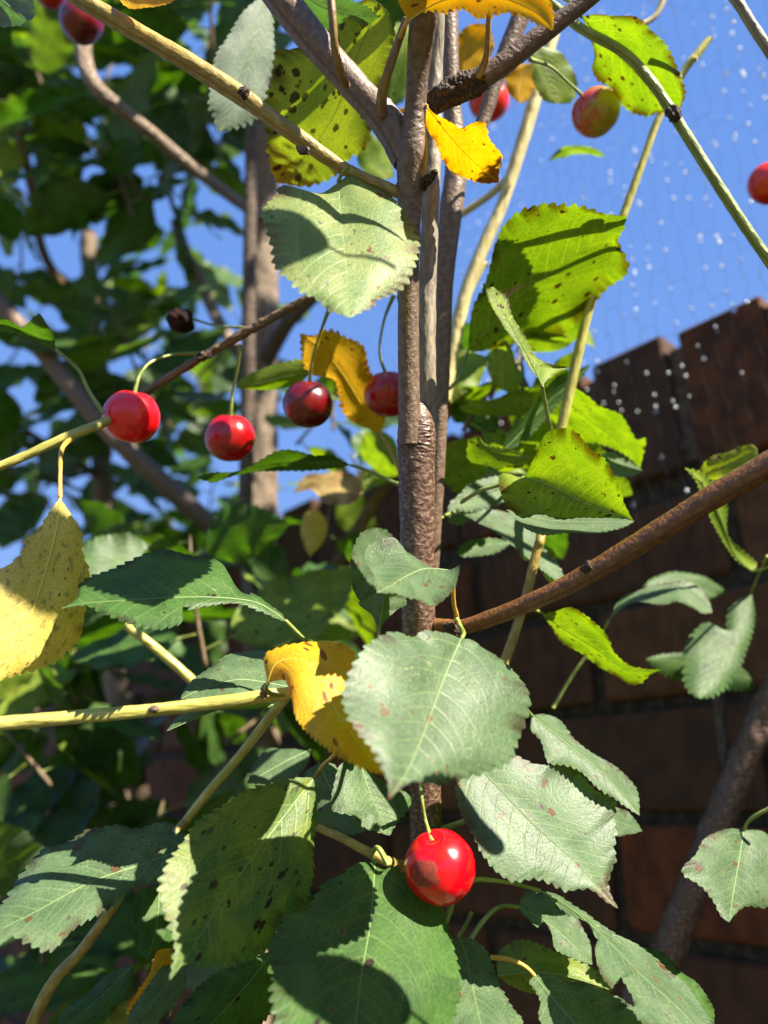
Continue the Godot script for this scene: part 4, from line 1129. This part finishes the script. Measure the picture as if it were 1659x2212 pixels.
func build_cherries() -> void:
	var o := cherry("red cherry with a brown blemish hanging below the broad grey green leaf", 951, 1872, 78, 0.25, "cherry_blemished", [908, 1690, 0.262, 912, 1730, 0.258, 920, 1775, 0.256], Vector3(-0.28, 0.93, 0.22), "stalk_green", 0.0)
	var blem := o.get_node("fruit") as MeshInstance3D
	blem.set_meta("label", "red fruit with a brown rotten patch near its stalk")
	cherry("bright red cherry on a curved green stalk, at the end of the grey twig", 284, 900, 60, 0.30, "cherry_red", [432, 764, 0.322, 380, 765, 0.315, 330, 780, 0.306, 302, 810, 0.301], Vector3(0.16, 0.95, 0.1))
	cherry("red cherry between the bright cherry and the yellow leaf", 497, 946, 54, 0.335, "cherry_deep", [518, 745, 0.322, 512, 800, 0.327, 502, 850, 0.332], Vector3(0.05, 0.97, 0.15))
	cherry("dark red cherry in front of the dull yellow leaf", 665, 873, 54, 0.332, "cherry_dark", [712, 665, 0.31, 695, 710, 0.315, 676, 770, 0.325], Vector3(0.08, 0.97, 0.1))
	cherry("dark red cherry half hidden behind the stem", 838, 851, 52, 0.345, "cherry_deep", [850, 640, 0.32, 830, 690, 0.33, 820, 760, 0.34], Vector3(-0.1, 0.97, 0.1))
	cherry("dark cherry showing a sliver past the stem", 930, 884, 46, 0.365, "cherry_dark", [860, 640, 0.33, 890, 720, 0.345, 915, 800, 0.36], Vector3(0, 0.97, 0.1))
	cherry("half ripe green and pink cherry under the lime leaf", 1287, 243, 52, 0.335, "cherry_green", [1145, 128, 0.29, 1190, 145, 0.305, 1235, 185, 0.322], Vector3(-0.62, 0.72, 0.1), "stalk_green", 2.4)
	cherry("orange red cherry cut by the right edge", 1662, 396, 45, 0.40, "cherry_orange", [1720, 250, 0.36, 1700, 310, 0.38], Vector3(0.4, 0.9, 0.1))
	cherry("blurred red cherry behind the right branch", 1056, 218, 44, 0.42, "cherry_orange", [1110, 90, 0.37, 1085, 150, 0.4], Vector3(0.4, 0.9, 0.1))
	cherry("dark cherry behind the long olive branch at the top", 176, 46, 46, 0.38, "cherry_dark", [130, -90, 0.36, 150, -40, 0.37], Vector3(-0.2, 0.95, 0.1))
	cherry("cherry just entering at the top behind the grey leaf", 108, -18, 34, 0.42, "cherry_deep", [90, -120, 0.4, 100, -80, 0.41], Vector3(-0.2, 0.95, 0.1))
	var dried := thing("dried_cherry", "shrivelled black cherry on a thin horizontal stalk", "cherry", at(390, 693, 0.36))
	var st := fruit_mesh(30 * 0.36 / F, 9, 0.85)
	var mdt := MeshDataTool.new()
	mdt.create_from_surface(st, 0)
	var nz := FastNoiseLite.new()
	nz.frequency = 130.0
	nz.seed = 3
	for i in mdt.get_vertex_count():
		var v := mdt.get_vertex(i)
		mdt.set_vertex(i, v * (1.0 + 0.35 * nz.get_noise_3dv(v)))
	var am := ArrayMesh.new()
	mdt.commit_to_surface(am)
	var tool := SurfaceTool.new()
	tool.create_from(am, 0)
	tool.generate_normals()
	part("fruit", tool.commit(), mats.cherry_dry, dried)
	var h := dried.global_position
	part("stalk", tube([at(415, 688, 0.36) - h, at(470, 704, 0.355) - h, at(550, 708, 0.322) - h], [0.0006, 0.0006, 0.0007], 7, 14, 0.04), mats.stalk_green, dried)

func trunk_to_ground(parent: Node3D, top: Array, mat: String, bumps := 10) -> void:
	# top: x, y, radius, depth points from the ground end upwards; the foot is added below the first
	var pts := []
	var rad := []
	var first := at(top[0], top[1], top[3])
	pts.append(Vector3(0, -0.03, 0))
	rad.append(top[2] * top[3] / F * 1.25)
	for f in [0.35, 0.65, 0.9]:
		pts.append(pts[0].lerp(first - parent.global_position, f))
		rad.append(top[2] * top[3] / F * lerpf(1.25, 1.0, f))
	for k in range(0, top.size(), 4):
		pts.append(at(top[k], top[k + 1], top[k + 3]) - parent.global_position)
		rad.append(top[k + 2] * top[k + 3] / F)
	part("trunk", tube(pts, rad, 26, 140, 0.09, bumps * 4, int(first.x * 1000) + 77), mats[mat], parent)

func build_background() -> void:
	var foot := at(565, 2000, 0.62)
	var t1 := thing("cherry_tree", "cherry tree behind with a pale peeling trunk left of the front stem", "tree", Vector3(foot.x, 0, foot.z), "cherry trees along the wall")
	trunk_to_ground(t1, [568, 1800, 34, 0.63, 562, 1340, 36, 0.66, 560, 1100, 38, 0.68, 562, 850, 36, 0.68, 566, 600, 34, 0.68, 572, 400, 32, 0.68, 575, 250, 26, 0.68, 580, 60, 22, 0.7], "bark_back", 20)
	limb(t1, "branch", [-80, 560, 17, 0.62, 0, 655, 18, 0.62, 100, 770, 19, 0.62, 230, 925, 21, 0.62, 350, 1040, 21, 0.63, 450, 1130, 22, 0.64, 530, 1195, 24, 0.655, 562, 1230, 24, 0.665], "bark_stem", 20)
	limb(t1, "branch", [528, 1160, 15, 0.58, 532, 1000, 15, 0.58, 535, 850, 15, 0.58, 538, 600, 14, 0.58, 541, 400, 13, 0.58, 543, 280, 13, 0.58, 548, 60, 12, 0.6], "bark_dark_shade", 8)
	limb(t1, "branch", [150, -40, 14, 0.5, 178, 60, 17, 0.5, 182, 130, 18, 0.5, 215, 195, 16, 0.5, 330, 290, 14, 0.53, 420, 365, 13, 0.56, 520, 440, 12, 0.62, 570, 470, 12, 0.68], "bark_back", 12)
	limb(t1, "branch", [380, 480, 12, 0.8, 400, 545, 13, 0.78, 430, 600, 13, 0.76, 470, 690, 13, 0.73, 540, 800, 13, 0.69], "bark_back", 4)
	limb(t1, "branch", [680, 640, 14, 0.6, 620, 700, 16, 0.63, 570, 790, 18, 0.68], "bark_dark_shade", 4)
	limb(t1, "branch", [860, 1010, 12, 0.5, 800, 1100, 14, 0.53, 740, 1200, 14, 0.57, 650, 1330, 14, 0.62, 580, 1440, 15, 0.65], "bark_twig", 4)
	foot = at(235, 2000, 0.9)
	var t2 := thing("cherry_tree", "further cherry tree with a dark shaded trunk at the left", "tree", Vector3(foot.x, 0, foot.z), "cherry trees along the wall")
	trunk_to_ground(t2, [262, 1700, 28, 0.9, 240, 1300, 24, 0.92, 230, 1150, 24, 0.92, 220, 1000, 22, 0.92, 212, 850, 26, 0.92, 200, 700, 20, 0.92, 190, 500, 16, 0.92], "bark_back", 10)
	limb(t2, "branch", [10, 40, 9, 0.7, 22, 110, 10, 0.7, 28, 170, 10, 0.7, 45, 290, 10, 0.74, 75, 440, 10, 0.78, 100, 560, 10, 0.85, 195, 700, 12, 0.92], "bark_twig", 3)
	limb(t2, "branch", [-40, 880, 7, 0.8, 60, 935, 8, 0.82, 140, 985, 8, 0.86, 215, 1030, 10, 0.92], "bark_twig", 3)
	limb(t2, "branch", [60, 1500, 17, 0.8, 75, 1620, 19, 0.8, 105, 1740, 21, 0.8, 140, 1850, 22, 0.8, 250, 1950, 24, 0.88], "bark_dark_shade", 3)
	limb(t2, "branch", [290, 1500, 18, 0.75, 292, 1620, 19, 0.75, 300, 1710, 20, 0.75, 320, 1800, 20, 0.78], "bark_dark_shade", 3)
	foot = at(1240, 2500, 0.42)
	var t3 := thing("cherry_tree", "dark trunk climbing in the shade of the wall at the right", "tree", Vector3(foot.x, 0, foot.z), "cherry trees along the wall")
	trunk_to_ground(t3, [1370, 2240, 35, 0.42, 1440, 2060, 34, 0.42, 1490, 1930, 32, 0.42, 1550, 1780, 32, 0.42, 1600, 1660, 31, 0.42, 1660, 1520, 30, 0.42, 1760, 1300, 26, 0.42], "bark_trunk", 14)
	limb(t3, "branch", [1590, 1720, 12, 0.43, 1565, 1620, 12, 0.44, 1552, 1500, 11, 0.45, 1548, 1450, 10, 0.45], "bark_dark_shade", 3)

	# leafy twigs
	var mix := ["deep0", "deep1", "deep0", "green3", "deep1", "lime0", "deep0", "green1"]
	var lit := ["lime0", "lime1", "deep0"]
	for k in 38:
		var x := rng.randf_range(-80, 530)
		var y := rng.randf_range(-60, 900)
		var d := rng.randf_range(0.58, 1.0)
		var a := at(x, y, d)
		var b := a + Vector3(rng.randf_range(-0.07, 0.07), rng.randf_range(0.05, 0.12), rng.randf_range(-0.05, 0.05))
		twig(t1 if k % 2 else t2, a, b, 7, mix, 0.075)
	for k in 19:
		var x := rng.randf_range(-40, 480)
		var y := rng.randf_range(850, 1350)
		var d := rng.randf_range(0.75, 1.05)
		var a := at(x, y, d)
		var b := a + Vector3(rng.randf_range(-0.08, 0.08), rng.randf_range(0.03, 0.1), rng.randf_range(-0.05, 0.05))
		twig(t1 if k % 2 else t2, a, b, 7, mix, 0.075)
	for k in 19:
		var x := rng.randf_range(-40, 560)
		var y := rng.randf_range(1300, 2250)
		var d := rng.randf_range(0.42, 0.75)
		var a := at(x, y, d)
		var b := a + Vector3(rng.randf_range(-0.07, 0.07), rng.randf_range(0.02, 0.08), rng.randf_range(-0.05, 0.05))
		twig(t1 if k % 2 else t2, a, b, 7, mix, 0.075)
	for q in [[640, 960, 0.56], [720, 930, 0.54], [700, 1170, 0.52], [780, 1060, 0.5], [1000, 930, 0.4], [1060, 860, 0.4], [1010, 1080, 0.39], [1090, 1000, 0.38], [1150, 900, 0.38], [1120, 790, 0.41], [600, 1350, 0.52], [690, 1280, 0.48]]:
		var a := at(q[0], q[1], q[2])
		var b := a + Vector3(rng.randf_range(-0.03, 0.03), rng.randf_range(0.02, 0.06), rng.randf_range(-0.02, 0.02))
		twig(t1 if q[0] < 900 else t3, a, b, 4, lit, 0.05, 0.0012)

	# the crowns go on above the picture and shade what stands below: t1's high leaves, and two loose unseen leaves added to shade the front leaves
	var crown := MultiMesh.new()
	crown.transform_format = MultiMesh.TRANSFORM_3D
	crown.mesh = commons[2]
	crown.instance_count = 170
	for k in 170:
		var p := at(rng.randf_range(-120, 560), rng.randf_range(-100, 1700), rng.randf_range(0.6, 0.95))
		p += to_sun * ((rng.randf_range(2.3, 2.75) - p.y) / to_sun.y)
		var y := Vector3(rng.randfn(), rng.randfn() * 0.5 - 0.3, rng.randfn()).normalized()
		var f := (Vector3.UP + Vector3(rng.randfn(), rng.randfn(), rng.randfn()) * 0.4).normalized()
		var z := (f - y * f.dot(y)).normalized()
		crown.set_instance_transform(k, Transform3D(Basis(y.cross(z), y, z).scaled_local(Vector3.ONE * 0.075), p - t1.global_position))
	var high := MultiMeshInstance3D.new()
	high.name = "crown"
	high.multimesh = crown
	high.material_override = mats.deep0
	high.set_meta("kind", "stuff")
	t1.add_child(high)
	var top := at(580, 60, 0.7) - t1.global_position
	for q in [Vector3(0.25, 0.25, 0.25), Vector3(0.5, 0.35, 0.4), Vector3(0.1, 0.45, 0.1), Vector3(0.4, 0.5, 0.5)]:
		part("branch", tube([top, top + Vector3(0.02, 0.15, 0.03), top + q * 0.6 + Vector3(0, 0.1, 0), top + q * 1.2 + Vector3(0, 0.15, 0)], [0.009, 0.007, 0.005, 0.003], 10, 24, 0.05), mats.bark_back, t1)
	for q in [[760, 2110, 0.21, 0.2, 0.042], [90, 1170, 0.25, 0.36, 0.05]]:  # unseen leaves with stubs, added on sun rays to cast shade
		var c: Vector3 = at(q[0], q[1], q[2]) + to_sun * q[3]
		var along := to_sun.cross(Vector3(rng.randfn() * 0.4, 1, rng.randfn() * 0.4)).normalized().rotated(to_sun, rng.randf_range(-0.6, 0.6))
		var size: float = q[4]
		place_leaf(tree, c - along * size * 0.5, along, to_sun + Vector3(rng.randfn(), rng.randfn(), rng.randfn()) * 0.2, size, "deep0")
		var stub := tube([c - along * size * 0.9 - tree.global_position, c - along * size * 0.48 - tree.global_position], [0.0009, 0.0006], 6, 3, 0.0)
		part("twig", stub, mats.stalk_green, tree)
